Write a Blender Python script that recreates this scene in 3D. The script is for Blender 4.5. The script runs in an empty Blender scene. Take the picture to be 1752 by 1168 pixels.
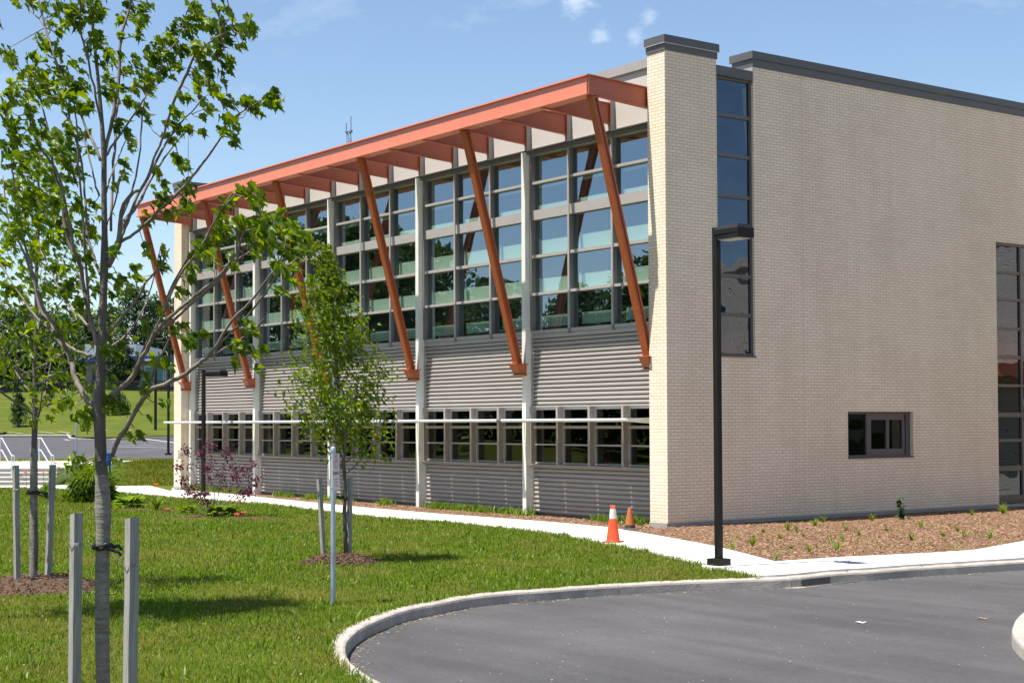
import bpy, math, random
import numpy as np
from mathutils import Vector, Matrix
rad = math.radians
random.seed(7); rng = np.random.default_rng(11)
S = bpy.context.scene
COL = S.collection

# ------------------------------------------------------------------ camera
FPX, PPX, PPY = 2651.53, 876.0, 642.53
CAM = np.array([23.641, -21.310, 2.055])
_yaw, _pit, _rol = rad(35.8) + .0091, .0298, -.0042
_F = np.array([-math.cos(_yaw), math.sin(_yaw), 0.]); _R = np.array([_F[1], -_F[0], 0.]); _U = np.array([0, 0, 1.])
F2 = _F*math.cos(_pit) + _U*math.sin(_pit); U2 = -_F*math.sin(_pit) + _U*math.cos(_pit)
R3 = _R*math.cos(_rol) + U2*math.sin(_rol); U3 = -_R*math.sin(_rol) + U2*math.cos(_rol)
cd = bpy.data.cameras.new('camera'); cam = bpy.data.objects.new('camera', cd); COL.objects.link(cam)
cd.sensor_width = 36; cd.lens = FPX/1752*36; cd.shift_y = 58.53/1752; cd.clip_start = .1; cd.clip_end = 3000
mw = Matrix.Identity(4)
for i, a in enumerate((R3, U3, -F2)):
    for j in range(3): mw[j][i] = a[j]
mw.translation = Vector(CAM); cam.matrix_world = mw; S.camera = cam

# ------------------------------------------------------------------ world and sun
SUN = Vector((-.2, -1, 2.44)).normalized()
W = bpy.data.worlds.new('World'); S.world = W; W.use_nodes = True
nt = W.node_tree; nt.nodes.clear()
def N(t, typ, **kw):
    n = t.nodes.new(typ)
    for k, v in kw.items(): setattr(n, k, v)
    return n
sky = N(nt, 'ShaderNodeTexSky', sky_type='NISHITA', sun_disc=False)
sky.sun_elevation = math.asin(SUN.z); sky.sun_rotation = math.atan2(SUN.x, SUN.y) % (2*math.pi)
sky.air_density = 1.0; sky.dust_density = .25; sky.ozone_density = 2.0
bg = N(nt, 'ShaderNodeBackground'); bg.inputs[1].default_value = .085
wo = N(nt, 'ShaderNodeOutputWorld')
tc = N(nt, 'ShaderNodeTexCoord'); mp = N(nt, 'ShaderNodeMapping'); mp.inputs['Scale'].default_value = (2.2, 2.2, 5.5)
mp.inputs['Location'].default_value = (.35, .1, .9)
nz = N(nt, 'ShaderNodeTexNoise'); nz.inputs['Scale'].default_value = 3.1; nz.inputs['Detail'].default_value = 9; nz.inputs['Roughness'].default_value = .6
rp = N(nt, 'ShaderNodeValToRGB'); rp.color_ramp.elements[0].position = .58; rp.color_ramp.elements[1].position = .86
rp.color_ramp.elements[1].color = (.40, .40, .40, 1)
mx = N(nt, 'ShaderNodeMixRGB'); mx.inputs[2].default_value = (7.0, 7.6, 8.6, 1)
L = nt.links.new
L(tc.outputs['Generated'], mp.inputs[0]); L(mp.outputs[0], nz.inputs['Vector']); L(nz.outputs['Fac'], rp.inputs[0])
L(rp.outputs[0], mx.inputs[0]); L(sky.outputs[0], mx.inputs[1]); L(mx.outputs[0], bg.inputs[0]); L(bg.outputs[0], wo.inputs[0])
# a few small fair-weather puffs high in the sky ahead: (direction, angular size, strength)
CLOUDS = [((-.7524, .6039, .2640), .026, .36), ((-.7466, .6193, .2430), .017, .20), ((-.7333, .6355, .2415), .018, .20), ((-.7251, .6406, .2527), .014, .22), ((-.58, .76, .30), .05, .25), ((-.95, .20, .28), .06, .3)]
prev = mx.outputs[0]; nz2 = N(nt, 'ShaderNodeTexNoise'); nz2.inputs['Scale'].default_value = 85; nz2.inputs['Detail'].default_value = 7; nz2.inputs['Roughness'].default_value = .62
mp2 = N(nt, 'ShaderNodeMapping'); mp2.inputs['Scale'].default_value = (1, 1, 1.7); L(tc.outputs['Generated'], mp2.inputs[0]); L(mp2.outputs[0], nz2.inputs['Vector'])
nrm = N(nt, 'ShaderNodeVectorMath', operation='NORMALIZE'); L(tc.outputs['Generated'], nrm.inputs[0])
for c_, s_, k_ in CLOUDS:
    cv = Vector(c_).normalized(); ds = N(nt, 'ShaderNodeVectorMath', operation='DISTANCE'); ds.inputs[1].default_value = cv; L(nrm.outputs[0], ds.inputs[0])
    mr = N(nt, 'ShaderNodeMapRange'); mr.inputs['From Min'].default_value = 0; mr.inputs['From Max'].default_value = s_; mr.inputs['To Min'].default_value = .5; mr.inputs['To Max'].default_value = -.35; L(ds.outputs['Value'], mr.inputs['Value'])
    ad = N(nt, 'ShaderNodeMath', operation='ADD'); L(mr.outputs[0], ad.inputs[0]); L(nz2.outputs['Fac'], ad.inputs[1])
    m2_ = N(nt, 'ShaderNodeMapRange'); m2_.interpolation_type = 'SMOOTHSTEP'; m2_.inputs['From Min'].default_value = .58; m2_.inputs['From Max'].default_value = 1.12; m2_.inputs['To Max'].default_value = k_; L(ad.outputs[0], m2_.inputs['Value'])
    mc = N(nt, 'ShaderNodeMixRGB'); mc.inputs[2].default_value = (9.0, 9.3, 9.8, 1); L(m2_.outputs[0], mc.inputs[0]); L(prev, mc.inputs[1]); prev = mc.outputs[0]
L(prev, bg.inputs[0])
sl = bpy.data.lights.new('sun', 'SUN'); sl.energy = 5.0; sl.angle = rad(.5); sl.color = (1, .955, .88)
so = bpy.data.objects.new('sun', sl); COL.objects.link(so); so.rotation_euler = SUN.to_track_quat('Z', 'Y').to_euler(); so.location = (0, -20, 40)
S.view_settings.view_transform = 'Standard'; S.view_settings.look = 'None'; S.view_settings.gamma = 1
S.view_settings.exposure = .95

# ------------------------------------------------------------------ measuring helpers (photo pixel -> place)
def ray(u, v): return F2 + R3*(u-PPX)/FPX - U3*(v-PPY)/FPX
def G(u, v, z=-.15): r = ray(u, v); return CAM + r*(z-CAM[2])/r[2]
def T(u, v, d): return CAM + ray(u, v)*d
def PX(p):
    d = np.asarray(p, float)-CAM; z = d@F2
    return PPX + FPX*(d@R3)/z, PPY - FPX*(d@U3)/z, z

# ------------------------------------------------------------------ materials
MATS = {}
def mat(name, col=(.5, .5, .5), rough=.7, metal=0, var=0, vscale=8, bump=0, bscale=60, spec=.5, aniso=None, col2=None):
    """plain surface, optionally mottled with a second colour and a fine bump"""
    m = bpy.data.materials.new(name); m.use_nodes = True; MATS[name] = m
    t = m.node_tree; b = t.nodes['Principled BSDF']
    b.inputs['Base Color'].default_value = (*col, 1); b.inputs['Roughness'].default_value = rough
    b.inputs['Metallic'].default_value = metal; b.inputs['Specular IOR Level'].default_value = spec
    g = N(t, 'ShaderNodeNewGeometry')
    if var or col2:
        n = N(t, 'ShaderNodeTexNoise'); n.inputs['Scale'].default_value = vscale; n.inputs['Detail'].default_value = 6; n.inputs['Roughness'].default_value = .65
        if aniso:
            mpn = N(t, 'ShaderNodeMapping'); mpn.inputs['Scale'].default_value = aniso
            t.links.new(g.outputs['Position'], mpn.inputs[0]); t.links.new(mpn.outputs[0], n.inputs['Vector'])
        else: t.links.new(g.outputs['Position'], n.inputs['Vector'])
        r = N(t, 'ShaderNodeValToRGB'); r.color_ramp.elements[0].position = .3; r.color_ramp.elements[1].position = .7
        c2 = col2 or tuple(c*(1+var) for c in col); c1 = col if col2 else tuple(c*(1-var) for c in col)
        r.color_ramp.elements[0].color = (*c1, 1); r.color_ramp.elements[1].color = (*c2, 1)
        t.links.new(n.outputs['Fac'], r.inputs[0]); t.links.new(r.outputs[0], b.inputs['Base Color'])
    if bump:
        n2 = N(t, 'ShaderNodeTexNoise'); n2.inputs['Scale'].default_value = bscale; n2.inputs['Detail'].default_value = 3
        t.links.new(g.outputs['Position'], n2.inputs['Vector'])
        bm = N(t, 'ShaderNodeBump'); bm.inputs['Strength'].default_value = bump; bm.inputs['Distance'].default_value = .02
        t.links.new(n2.outputs['Fac'], bm.inputs['Height']); t.links.new(bm.outputs[0], b.inputs['Normal'])
    return m
def brick(name, axis):
    m = bpy.data.materials.new(name); m.use_nodes = True; MATS[name] = m
    t = m.node_tree; b = t.nodes['Principled BSDF']; b.inputs['Roughness'].default_value = .82; b.inputs['Specular IOR Level'].default_value = .25
    lk = t.links.new
    g = N(t, 'ShaderNodeNewGeometry'); s = N(t, 'ShaderNodeSeparateXYZ'); c = N(t, 'ShaderNodeCombineXYZ')
    lk(g.outputs['Position'], s.inputs[0]); lk(s.outputs[axis], c.inputs[0]); lk(s.outputs[2], c.inputs[1])
    br = N(t, 'ShaderNodeTexBrick'); br.inputs['Scale'].default_value = 1; br.inputs['Brick Width'].default_value = .2032
    br.inputs['Row Height'].default_value = .0677; br.inputs['Mortar Size'].default_value = .0062; br.inputs['Mortar Smooth'].default_value = .3
    br.inputs['Color1'].default_value = (.80, .675, .53, 1); br.inputs['Color2'].default_value = (.86, .735, .59, 1); br.inputs['Mortar'].default_value = (.50, .375, .25, 1)
    br.inputs['Bias'].default_value = 0
    lk(c.outputs[0], br.inputs['Vector'])
    n = N(t, 'ShaderNodeTexNoise'); n.inputs['Scale'].default_value = .55; n.inputs['Detail'].default_value = 7; n.inputs['Roughness'].default_value = .7
    lk(g.outputs['Position'], n.inputs['Vector'])
    r = N(t, 'ShaderNodeValToRGB'); r.color_ramp.elements[0].position = .25; r.color_ramp.elements[1].position = .62
    r.color_ramp.elements[0].color = (.90, .88, .86, 1); r.color_ramp.elements[1].color = (1, 1, 1, 1)
    lk(n.outputs['Fac'], r.inputs[0])
    m1 = N(t, 'ShaderNodeMixRGB', blend_type='MULTIPLY'); m1.inputs[0].default_value = 1
    lk(br.outputs['Color'], m1.inputs[1])
    mps = N(t, 'ShaderNodeMapping'); mps.inputs['Scale'].default_value = (3, 3, .16); ns = N(t, 'ShaderNodeTexNoise'); ns.inputs['Scale'].default_value = 1.3; ns.inputs['Detail'].default_value = 5
    rs = N(t, 'ShaderNodeValToRGB'); rs.color_ramp.elements[0].position = .3; rs.color_ramp.elements[1].position = .6; rs.color_ramp.elements[0].color = (.955, .95, .94, 1)
    lk(g.outputs['Position'], mps.inputs[0]); lk(mps.outputs[0], ns.inputs['Vector']); lk(ns.outputs['Fac'], rs.inputs[0])
    ms_ = N(t, 'ShaderNodeMixRGB', blend_type='MULTIPLY'); ms_.inputs[0].default_value = 1; lk(r.outputs[0], ms_.inputs[1]); lk(rs.outputs[0], ms_.inputs[2]); lk(ms_.outputs[0], m1.inputs[2])
    n3 = N(t, 'ShaderNodeTexNoise'); n3.inputs['Scale'].default_value = 40; n3.inputs['Detail'].default_value = 3; lk(g.outputs['Position'], n3.inputs['Vector'])
    r3 = N(t, 'ShaderNodeValToRGB'); r3.color_ramp.elements[0].color = (.86, .86, .86, 1); r3.color_ramp.elements[1].color = (1.08, 1.08, 1.08, 1)
    lk(n3.outputs['Fac'], r3.inputs[0]); m2 = N(t, 'ShaderNodeMixRGB', blend_type='MULTIPLY'); m2.inputs[0].default_value = 1
    lk(m1.outputs[0], m2.inputs[1]); lk(r3.outputs[0], m2.inputs[2]); lk(m2.outputs[0], b.inputs['Base Color'])
    bp = N(t, 'ShaderNodeBump', invert=True); bp.inputs['Strength'].default_value = .5; bp.inputs['Distance'].default_value = .006
    lk(br.outputs['Fac'], bp.inputs['Height']); lk(bp.outputs[0], b.inputs['Normal'])
    return m
BX = brick('brick_side', 1); BY = brick('brick_front', 0)
def glass(name, tint, base_refl, rough=.0, wav=0.0, wscale=.8, gcol=(1, 1, 1)):
    m = bpy.data.materials.new(name); m.use_nodes = True; t = m.node_tree; t.nodes.clear(); lk = t.links.new
    o = N(t, 'ShaderNodeOutputMaterial'); tr = N(t, 'ShaderNodeBsdfTransparent'); tr.inputs[0].default_value = (*tint, 1)
    gl = N(t, 'ShaderNodeBsdfGlossy'); gl.inputs['Roughness'].default_value = rough; gl.inputs['Color'].default_value = (*gcol, 1)
    lw = N(t, 'ShaderNodeLayerWeight'); fr = N(t, 'ShaderNodeMath', operation='POWER'); fr.inputs[1].default_value = 4; lk(lw.outputs['Facing'], fr.inputs[0])
    ma = N(t, 'ShaderNodeMath', operation='MULTIPLY_ADD'); ma.inputs[1].default_value = 1-base_refl; ma.inputs[2].default_value = base_refl
    ms = N(t, 'ShaderNodeMixShader')
    lk(fr.outputs[0], ma.inputs[0]); lk(ma.outputs[0], ms.inputs[0]); lk(tr.outputs[0], ms.inputs[1]); lk(gl.outputs[0], ms.inputs[2]); lk(ms.outputs[0], o.inputs[0])
    if wav:
        g = N(t, 'ShaderNodeNewGeometry'); n = N(t, 'ShaderNodeTexNoise'); n.inputs['Scale'].default_value = wscale; n.inputs['Detail'].default_value = 1
        bp = N(t, 'ShaderNodeBump'); bp.inputs['Strength'].default_value = 1; bp.inputs['Distance'].default_value = wav
        lk(g.outputs['Position'], n.inputs['Vector']); lk(n.outputs['Fac'], bp.inputs['Height']); lk(bp.outputs[0], gl.inputs['Normal'])
    return m
GLASS = glass('green_glass', (.60, .70, .62), .30, wav=.003, wscale=1.1, gcol=(.72, .86, 1))
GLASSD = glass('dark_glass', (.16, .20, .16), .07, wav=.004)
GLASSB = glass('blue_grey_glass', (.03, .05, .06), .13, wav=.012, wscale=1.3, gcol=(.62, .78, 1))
def foliage(name, c1, c2, trans=.45, rough=.45, tcol=None, nscale=0, c3=None, spec=.35, pale=None):
    """leaf or blade: colour varies from leaf to leaf, lets light through"""
    m = bpy.data.materials.new(name); m.use_nodes = True; t = m.node_tree; t.nodes.clear(); lk = t.links.new
    o = N(t, 'ShaderNodeOutputMaterial'); g = N(t, 'ShaderNodeNewGeometry')
    r = N(t, 'ShaderNodeValToRGB'); r.color_ramp.elements[0].color = (*c1, 1); r.color_ramp.elements[1].color = (*c2, 1)
    if pale:
        r.color_ramp.elements[1].position = .88; e_ = r.color_ramp.elements.new(.99); e_.color = (*pale, 1)
    lk(g.outputs['Random Per Island'], r.inputs[0]); colr = r.outputs[0]
    if nscale:
        n = N(t, 'ShaderNodeTexNoise'); n.inputs['Scale'].default_value = nscale; n.inputs['Detail'].default_value = 5; n.inputs['Roughness'].default_value = .6
        lk(g.outputs['Position'], n.inputs['Vector'])
        rr = N(t, 'ShaderNodeValToRGB'); rr.color_ramp.elements[0].position = .44; rr.color_ramp.elements[1].position = .66
        lk(n.outputs['Fac'], rr.inputs[0])
        mm = N(t, 'ShaderNodeMixRGB'); mm.inputs[2].default_value = (*c3, 1); mf = N(t, 'ShaderNodeMath', operation='MULTIPLY'); mf.inputs[1].default_value = .7
        lk(rr.outputs[0], mf.inputs[0]); lk(mf.outputs[0], mm.inputs[0]); lk(colr, mm.inputs[1]); colr = mm.outputs[0]
    p = N(t, 'ShaderNodeBsdfPrincipled'); p.inputs['Roughness'].default_value = rough; p.inputs['Specular IOR Level'].default_value = spec
    tl = N(t, 'ShaderNodeBsdfTranslucent'); ms = N(t, 'ShaderNodeMixShader'); ms.inputs[0].default_value = trans
    hs = N(t, 'ShaderNodeHueSaturation'); hs.inputs['Value'].default_value = 1.5; hs.inputs['Hue'].default_value = .485; hs.inputs['Saturation'].default_value = 1.1
    lk(colr, p.inputs['Base Color']); lk(colr, hs.inputs['Color']); lk(hs.outputs[0], tl.inputs[0])
    lk(p.outputs[0], ms.inputs[1]); lk(tl.outputs[0], ms.inputs[2]); lk(ms.outputs[0], o.inputs[0])
    return m
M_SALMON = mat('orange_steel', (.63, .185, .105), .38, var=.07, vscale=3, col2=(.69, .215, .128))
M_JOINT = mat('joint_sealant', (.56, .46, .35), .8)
M_RIB = mat('shaded_steel', (.43, .105, .052), .45, var=.07, vscale=3)  # canopy orange darkened: shade on ribs and end beams put into the colour
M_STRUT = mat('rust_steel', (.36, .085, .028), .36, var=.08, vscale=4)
M_CREAM = mat('cream_paint', (.66, .65, .58), .45, var=.05, vscale=5)
M_GREYP = mat('grey_metal', (.33, .30, .275), .4, var=.05, vscale=4)
M_FRAME = mat('window_frame', (.30, .275, .26), .4, var=.05, vscale=6)
M_FRAMED = mat('dark_window_frame', (.10, .09, .09), .4, var=.08, vscale=6)
M_MULL = mat('shaded_mullion_metal', (.17, .16, .15), .4, var=.05, vscale=5)  # frame grey darkened: shade on the mullion sides put into the colour
M_FIN = mat('brown_grey_fin', (.27, .235, .205), .5, var=.08, vscale=6)
M_LOUV = mat('grey_cladding', (.31, .275, .25), .45, var=.05, vscale=1.5, aniso=(1, 1, 4))
M_PANEL = mat('beige_panel', (.50, .455, .41), .7, var=.04, vscale=2)
M_COPE = mat('coping_metal', (.09, .084, .086), .42, var=.06, vscale=2)
M_SHELF = mat('silver_metal', (.62, .63, .64), .35, .3, var=.04)
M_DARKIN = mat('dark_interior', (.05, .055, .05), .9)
M_CEIL = mat('interior_wall', (.35, .37, .33), .9)
M_BOARD = mat('pale_board', (.82, .88, .80), .6)
M_CONC = mat('concrete', (.36, .34, .31), .9, col2=(.26, .25, .235), vscale=2.2, bump=.3)
def walkmat():
    m = mat('pale_concrete', (.52, .495, .455), .9, col2=(.64, .615, .57), vscale=1.1, bump=.12); return m
M_WALK = walkmat()
M_KERB = mat('kerb_concrete', (.43, .38, .33), .9, col2=(.28, .245, .215), vscale=3.5, bump=.35, bscale=35)
def asphalt(name, base):
    m = bpy.data.materials.new(name); m.use_nodes = True; t = m.node_tree; b = t.nodes['Principled BSDF']; lk = t.links.new
    b.inputs['Roughness'].default_value = .88; b.inputs['Specular IOR Level'].default_value = .35
    g = N(t, 'ShaderNodeNewGeometry')
    n1 = N(t, 'ShaderNodeTexNoise'); n1.inputs['Scale'].default_value = .35; n1.inputs['Detail'].default_value = 8; n1.inputs['Roughness'].default_value = .7
    n2 = N(t, 'ShaderNodeTexNoise'); n2.inputs['Scale'].default_value = 140; n2.inputs['Detail'].default_value = 2
    vo = N(t, 'ShaderNodeTexVoronoi'); vo.inputs['Scale'].default_value = 9
    mpn = N(t, 'ShaderNodeMapping'); mpn.inputs['Scale'].default_value = (.5, 3.2, 1); mpn.inputs['Rotation'].default_value = (0, 0, .5)
    n3 = N(t, 'ShaderNodeTexNoise'); n3.inputs['Scale'].default_value = .7; n3.inputs['Detail'].default_value = 5
    for n in (n1, n2, vo): lk(g.outputs['Position'], n.inputs['Vector'])
    lk(g.outputs['Position'], mpn.inputs[0]); lk(mpn.outputs[0], n3.inputs['Vector'])
    r1 = N(t, 'ShaderNodeValToRGB'); r1.color_ramp.elements[0].position = .3; r1.color_ramp.elements[1].position = .72
    r1.color_ramp.elements[0].color = (*[c*.76 for c in base], 1); r1.color_ramp.elements[1].color = (*[c*1.2 for c in base], 1)
    lk(n1.outputs['Fac'], r1.inputs[0])
    r2 = N(t, 'ShaderNodeValToRGB'); r2.color_ramp.elements[0].color = (.45, .45, .45, 1); r2.color_ramp.elements[1].color = (1.55, 1.55, 1.55, 1)
    lk(n2.outputs['Fac'], r2.inputs[0])
    r3 = N(t, 'ShaderNodeValToRGB'); r3.color_ramp.elements[0].position = .35; r3.color_ramp.elements[1].position = .65
    r3.color_ramp.elements[0].color = (.84, .84, .84, 1); r3.color_ramp.elements[1].color = (1.08, 1.08, 1.08, 1); lk(n3.outputs['Fac'], r3.inputs[0])
    r4 = N(t, 'ShaderNodeValToRGB'); r4.color_ramp.elements[0].position = .0; r4.color_ramp.elements[1].position = .035
    r4.color_ramp.elements[0].color = (2.6, 2.5, 2.4, 1); r4.color_ramp.elements[1].color = (1, 1, 1, 1); lk(vo.outputs['Distance'], r4.inputs[0])
    n5 = N(t, 'ShaderNodeTexNoise'); n5.inputs['Scale'].default_value = 22; n5.inputs['Detail'].default_value = 6; n5.inputs['Roughness'].default_value = .75; lk(g.outputs['Position'], n5.inputs['Vector'])
    r5 = N(t, 'ShaderNodeValToRGB'); r5.color_ramp.elements[0].position = .3; r5.color_ramp.elements[1].position = .7; r5.color_ramp.elements[0].color = (.80, .80, .80, 1); r5.color_ramp.elements[1].color = (1.18, 1.18, 1.18, 1); lk(n5.outputs['Fac'], r5.inputs[0])
    prev = r1.outputs[0]
    for r in (r2, r3, r4, r5):
        mm = N(t, 'ShaderNodeMixRGB', blend_type='MULTIPLY'); mm.inputs[0].default_value = 1; lk(prev, mm.inputs[1]); lk(r.outputs[0], mm.inputs[2]); prev = mm.outputs[0]
    lk(prev, b.inputs['Base Color'])
    bp = N(t, 'ShaderNodeBump'); bp.inputs['Strength'].default_value = .35; bp.inputs['Distance'].default_value = .01; lk(n2.outputs['Fac'], bp.inputs['Height']); lk(bp.outputs[0], b.inputs['Normal'])
    return m
M_ASPH = asphalt('asphalt', (.074, .070, .0715)); M_LOT = asphalt('lot_asphalt', (.070, .066, .072))
M_SOIL = mat('grass_soil', (.05, .072, .006), .95, spec=.08, col2=(.115, .11, .018), vscale=.9, bump=.4, bscale=30)
M_FARGR = mat('far_grass', (.055, .082, .008), .95, spec=.06, col2=(.105, .115, .022), vscale=.25, bump=.5, bscale=8)
M_MULCH = mat('mulch', (.085, .042, .02), .95, col2=(.22, .12, .065), vscale=26, bump=1, bscale=40)
M_MULCHD = mat('dark_mulch', (.045, .023, .012), .95, col2=(.12, .065, .036), vscale=30, bump=1, bscale=45)
M_CHIP = foliage('wood_chip', (.13, .066, .033), (.42, .27, .165), trans=0, rough=.9)
M_CHIPD = foliage('dark_wood_chip', (.045, .022, .012), (.17, .095, .058), trans=0, rough=.9)
M_GRASS = foliage('grass_blade', (.050, .128, .007), (.148, .225, .020), trans=.42, rough=.8, nscale=.55, c3=(.215, .195, .05), pale=(.34, .40, .17), spec=.12)
M_GRASSF = foliage('far_grass_blade', (.08, .12, .008), (.14, .17, .02), trans=.35, rough=.8, nscale=.3, c3=(.22, .19, .05), spec=.12)
M_LEAF = foliage('maple_leaf', (.045, .105, .006), (.19, .27, .016), trans=.55, rough=.38)
M_LEAF2 = foliage('pear_leaf', (.06, .125, .007), (.19, .26, .016), trans=.55, rough=.42)
M_LEAFD = foliage('dark_leaf', (.022, .055, .012), (.060, .105, .024), trans=.35, rough=.5)
M_LEAFC = foliage('conifer_leaf', (.018, .045, .014), (.045, .085, .022), trans=.2, rough=.6)
M_RED = foliage('purple_leaf', (.060, .012, .026), (.150, .040, .070), trans=.4, rough=.5)
M_LIME = foliage('lime_leaf', (.11, .20, .02), (.22, .33, .05), trans=.4, rough=.45)
M_LILY = foliage('strap_leaf', (.075, .15, .012), (.19, .28, .03), trans=.4, rough=.45)
M_ORANGE = foliage('orange_petal', (.75, .20, .03), (.85, .28, .05), trans=.3)
M_PINK = foliage('pink_petal', (.70, .10, .10), (.80, .18, .18), trans=.3)
M_BARK = mat('grey_bark', (.145, .125, .105), .85, col2=(.075, .062, .052), vscale=9, aniso=(1, 1, .35), bump=.6, bscale=30)
M_TWIG = mat('twig_bark', (.22, .185, .155), .8, col2=(.11, .085, .07), vscale=7)
M_WRAP = mat('trunk_wrap', (.16, .148, .125), .9, col2=(.37, .34, .295), vscale=12, aniso=(.6, .6, 3.4), bump=1, bscale=120)
M_STAKE = mat('weathered_wood', (.36, .35, .32), .85, col2=(.20, .195, .18), vscale=7, aniso=(6, 6, .5), bump=.08, bscale=60)
M_RUBBER = mat('black_rubber', (.012, .012, .013), .5)
M_WIRE = mat('wire', (.35, .36, .37), .35, .9)
M_BLUET = mat('blue_tape', (.015, .08, .25), .5)
M_POLE = mat('bronze_pole', (.010, .008, .007), .5, spec=.3, var=.15)
M_GALV = mat('galvanised', (.36, .45, .54), .45, .35, var=.1, vscale=12)
M_SIGNB = mat('sign_back', (.46, .46, .46), .4, .2)
M_SIGNF = mat('sign_white', (.70, .70, .69), .45)
M_SIGNR = mat('sign_red', (.50, .22, .22), .5)
M_CONEO = mat('cone_orange', (.76, .06, .015), .55, col2=(.80, .10, .03), vscale=14)
M_CONEW = mat('cone_white', (.62, .62, .60), .5, var=.12, vscale=20)
M_CONED = mat('cone_old_orange', (.42, .11, .02), .6, col2=(.30, .085, .02), vscale=22)
M_CONEK = mat('cone_black', (.02, .02, .024), .6)
M_LAMP = mat('lamp_lens', (.55, .56, .50), .3)
M_PAINT = mat('road_paint', (.62, .62, .60), .8, var=.1)
M_RAIL = mat('rail_metal', (.70, .74, .78), .3, .4)
M_FENCE = mat('black_fence', (.02, .022, .02), .5)
M_FWALL = mat('far_wall', (.30, .29, .28), .8, var=.05)
M_FBLUE = mat('blue_fascia', (.008, .035, .13), .6)
M_FBRICK = mat('red_brick_base', (.12, .05, .04), .9)
M_FGLASS = mat('far_window', (.16, .27, .32), .12, spec=1)
M_FPANE = mat('far_pane_frame', (.45, .55, .62), .5)
M_TOWER = mat('tower_steel', (.16, .22, .30), .6)
M_DRAIN = mat('drain_iron', (.09, .085, .08), .7)
M_DRY = foliage('dry_leaf', (.28, .20, .11), (.45, .36, .22), trans=.1)
M_PAPER = mat('paper_scrap', (.8, .8, .8), .8)

# ------------------------------------------------------------------ mesh helpers
class MB:
    def __init__(s): s.v = []; s.f = []; s.m = []
    def add(s, vs, fs, mi=0):
        o = len(s.v); s.v += [tuple(map(float, p)) for p in vs]; s.f += [tuple(i+o for i in f) for f in fs]
        s.m += [mi]*len(fs) if isinstance(mi, int) else list(mi)
        return s
    def box(s, x0, x1, y0, y1, z0, z1, mi=0, bev=0, rot=None, org=None):
        vs = [(x, y, z) for z in (z0, z1) for y in (y0, y1) for x in (x0, x1)]
        if rot is not None:
            R = rot if isinstance(rot, Matrix) else Matrix.Rotation(rot, 3, 'Z'); o = Vector(org)
            vs = [tuple(R @ (Vector(p)-o) + o) for p in vs]
        return s.add(vs, [(0, 2, 3, 1), (4, 5, 7, 6), (0, 1, 5, 4), (2, 6, 7, 3), (0, 4, 6, 2), (1, 3, 7, 5)], mi)
    def brickbox(s, x0, x1, y0, y1, z0, z1):
        # materials: 0 side (x faces), 1 front (y faces)
        return s.box(x0, x1, y0, y1, z0, z1, [0, 0, 1, 1, 0, 0])
    def tube(s, pts, rs, n=8, mi=0, cap=True):
        pts = [Vector(p) for p in pts]
        if not hasattr(rs, '__len__'): rs = [rs]*len(pts)
        rings = []; up = Vector((0, 0, 1)); prev = None
        for i, p in enumerate(pts):
            d = (pts[min(i+1, len(pts)-1)]-pts[max(i-1, 0)]).normalized()
            if prev is None:
                a = d.cross(up if abs(d.z) < .9 else Vector((1, 0, 0))).normalized()
            else: a = (prev - d*prev.dot(d)).normalized()
            prev = a; b = d.cross(a)
            rings.append([p + (a*math.cos(t)+b*math.sin(t))*rs[i] for t in [2*math.pi*k/n for k in range(n)]])
        vs = [q for r in rings for q in r]; fs = []
        for i in range(len(pts)-1):
            for k in range(n): fs.append((i*n+k, i*n+(k+1) % n, (i+1)*n+(k+1) % n, (i+1)*n+k))
        if cap: fs += [tuple(range(n-1, -1, -1)), tuple((len(pts)-1)*n+k for k in range(n))]
        return s.add(vs, fs, mi)
    def lathe(s, c, prof, n=24, mi=0):
        vs = []; fs = []
        for r, z in prof:
            for k in range(n): vs.append((c[0]+r*math.cos(2*math.pi*k/n), c[1]+r*math.sin(2*math.pi*k/n), c[2]+z))
        for i in range(len(prof)-1):
            for k in range(n): fs.append((i*n+k, i*n+(k+1) % n, (i+1)*n+(k+1) % n, (i+1)*n+k))
        fs += [tuple(range(n-1, -1, -1)), tuple((len(prof)-1)*n+k for k in range(n))]
        return s.add(vs, fs, mi)
    def extrude_x(s, prof, x0, x1, mi=0):
        """prof: open or closed list of (y,z) swept along x"""
        n = len(prof); vs = [(x0, y, z) for y, z in prof]+[(x1, y, z) for y, z in prof]
        fs = [(i, i+1, n+i+1, n+i) for i in range(n-1)] + [(n-1, 0, n, 2*n-1), tuple(range(n-1, -1, -1)), tuple(range(n, 2*n))]
        return s.add(vs, fs, mi)
    def pane_y(s, x0, x1, y, z0, z1): return s.add([(x0, y, z0), (x1, y, z0), (x1, y, z1), (x0, y, z1)], [(0, 1, 2, 3)])
    def pane_x(s, x, y0, y1, z0, z1): return s.add([(x, y0, z0), (x, y1, z0), (x, y1, z1), (x, y0, z1)], [(0, 1, 2, 3)])
    def build(s, name, mats, parent=None, loc=None, smooth=False):
        me = bpy.data.meshes.new(name); me.from_pydata(s.v, [], s.f)
        mats = mats if isinstance(mats, (list, tuple)) else [mats]
        for m in mats: me.materials.append(m)
        if len(mats) > 1: me.polygons.foreach_set('material_index', s.m)
        if smooth: me.polygons.foreach_set('use_smooth', [True]*len(me.polygons))
        me.update()
        o = bpy.data.objects.new(name, me); COL.objects.link(o)
        if parent is not None:
            o.parent = parent
            if loc is None: o.matrix_parent_inverse = parent_inv(parent)
        if loc is not None: o.location = loc
        return o
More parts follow.
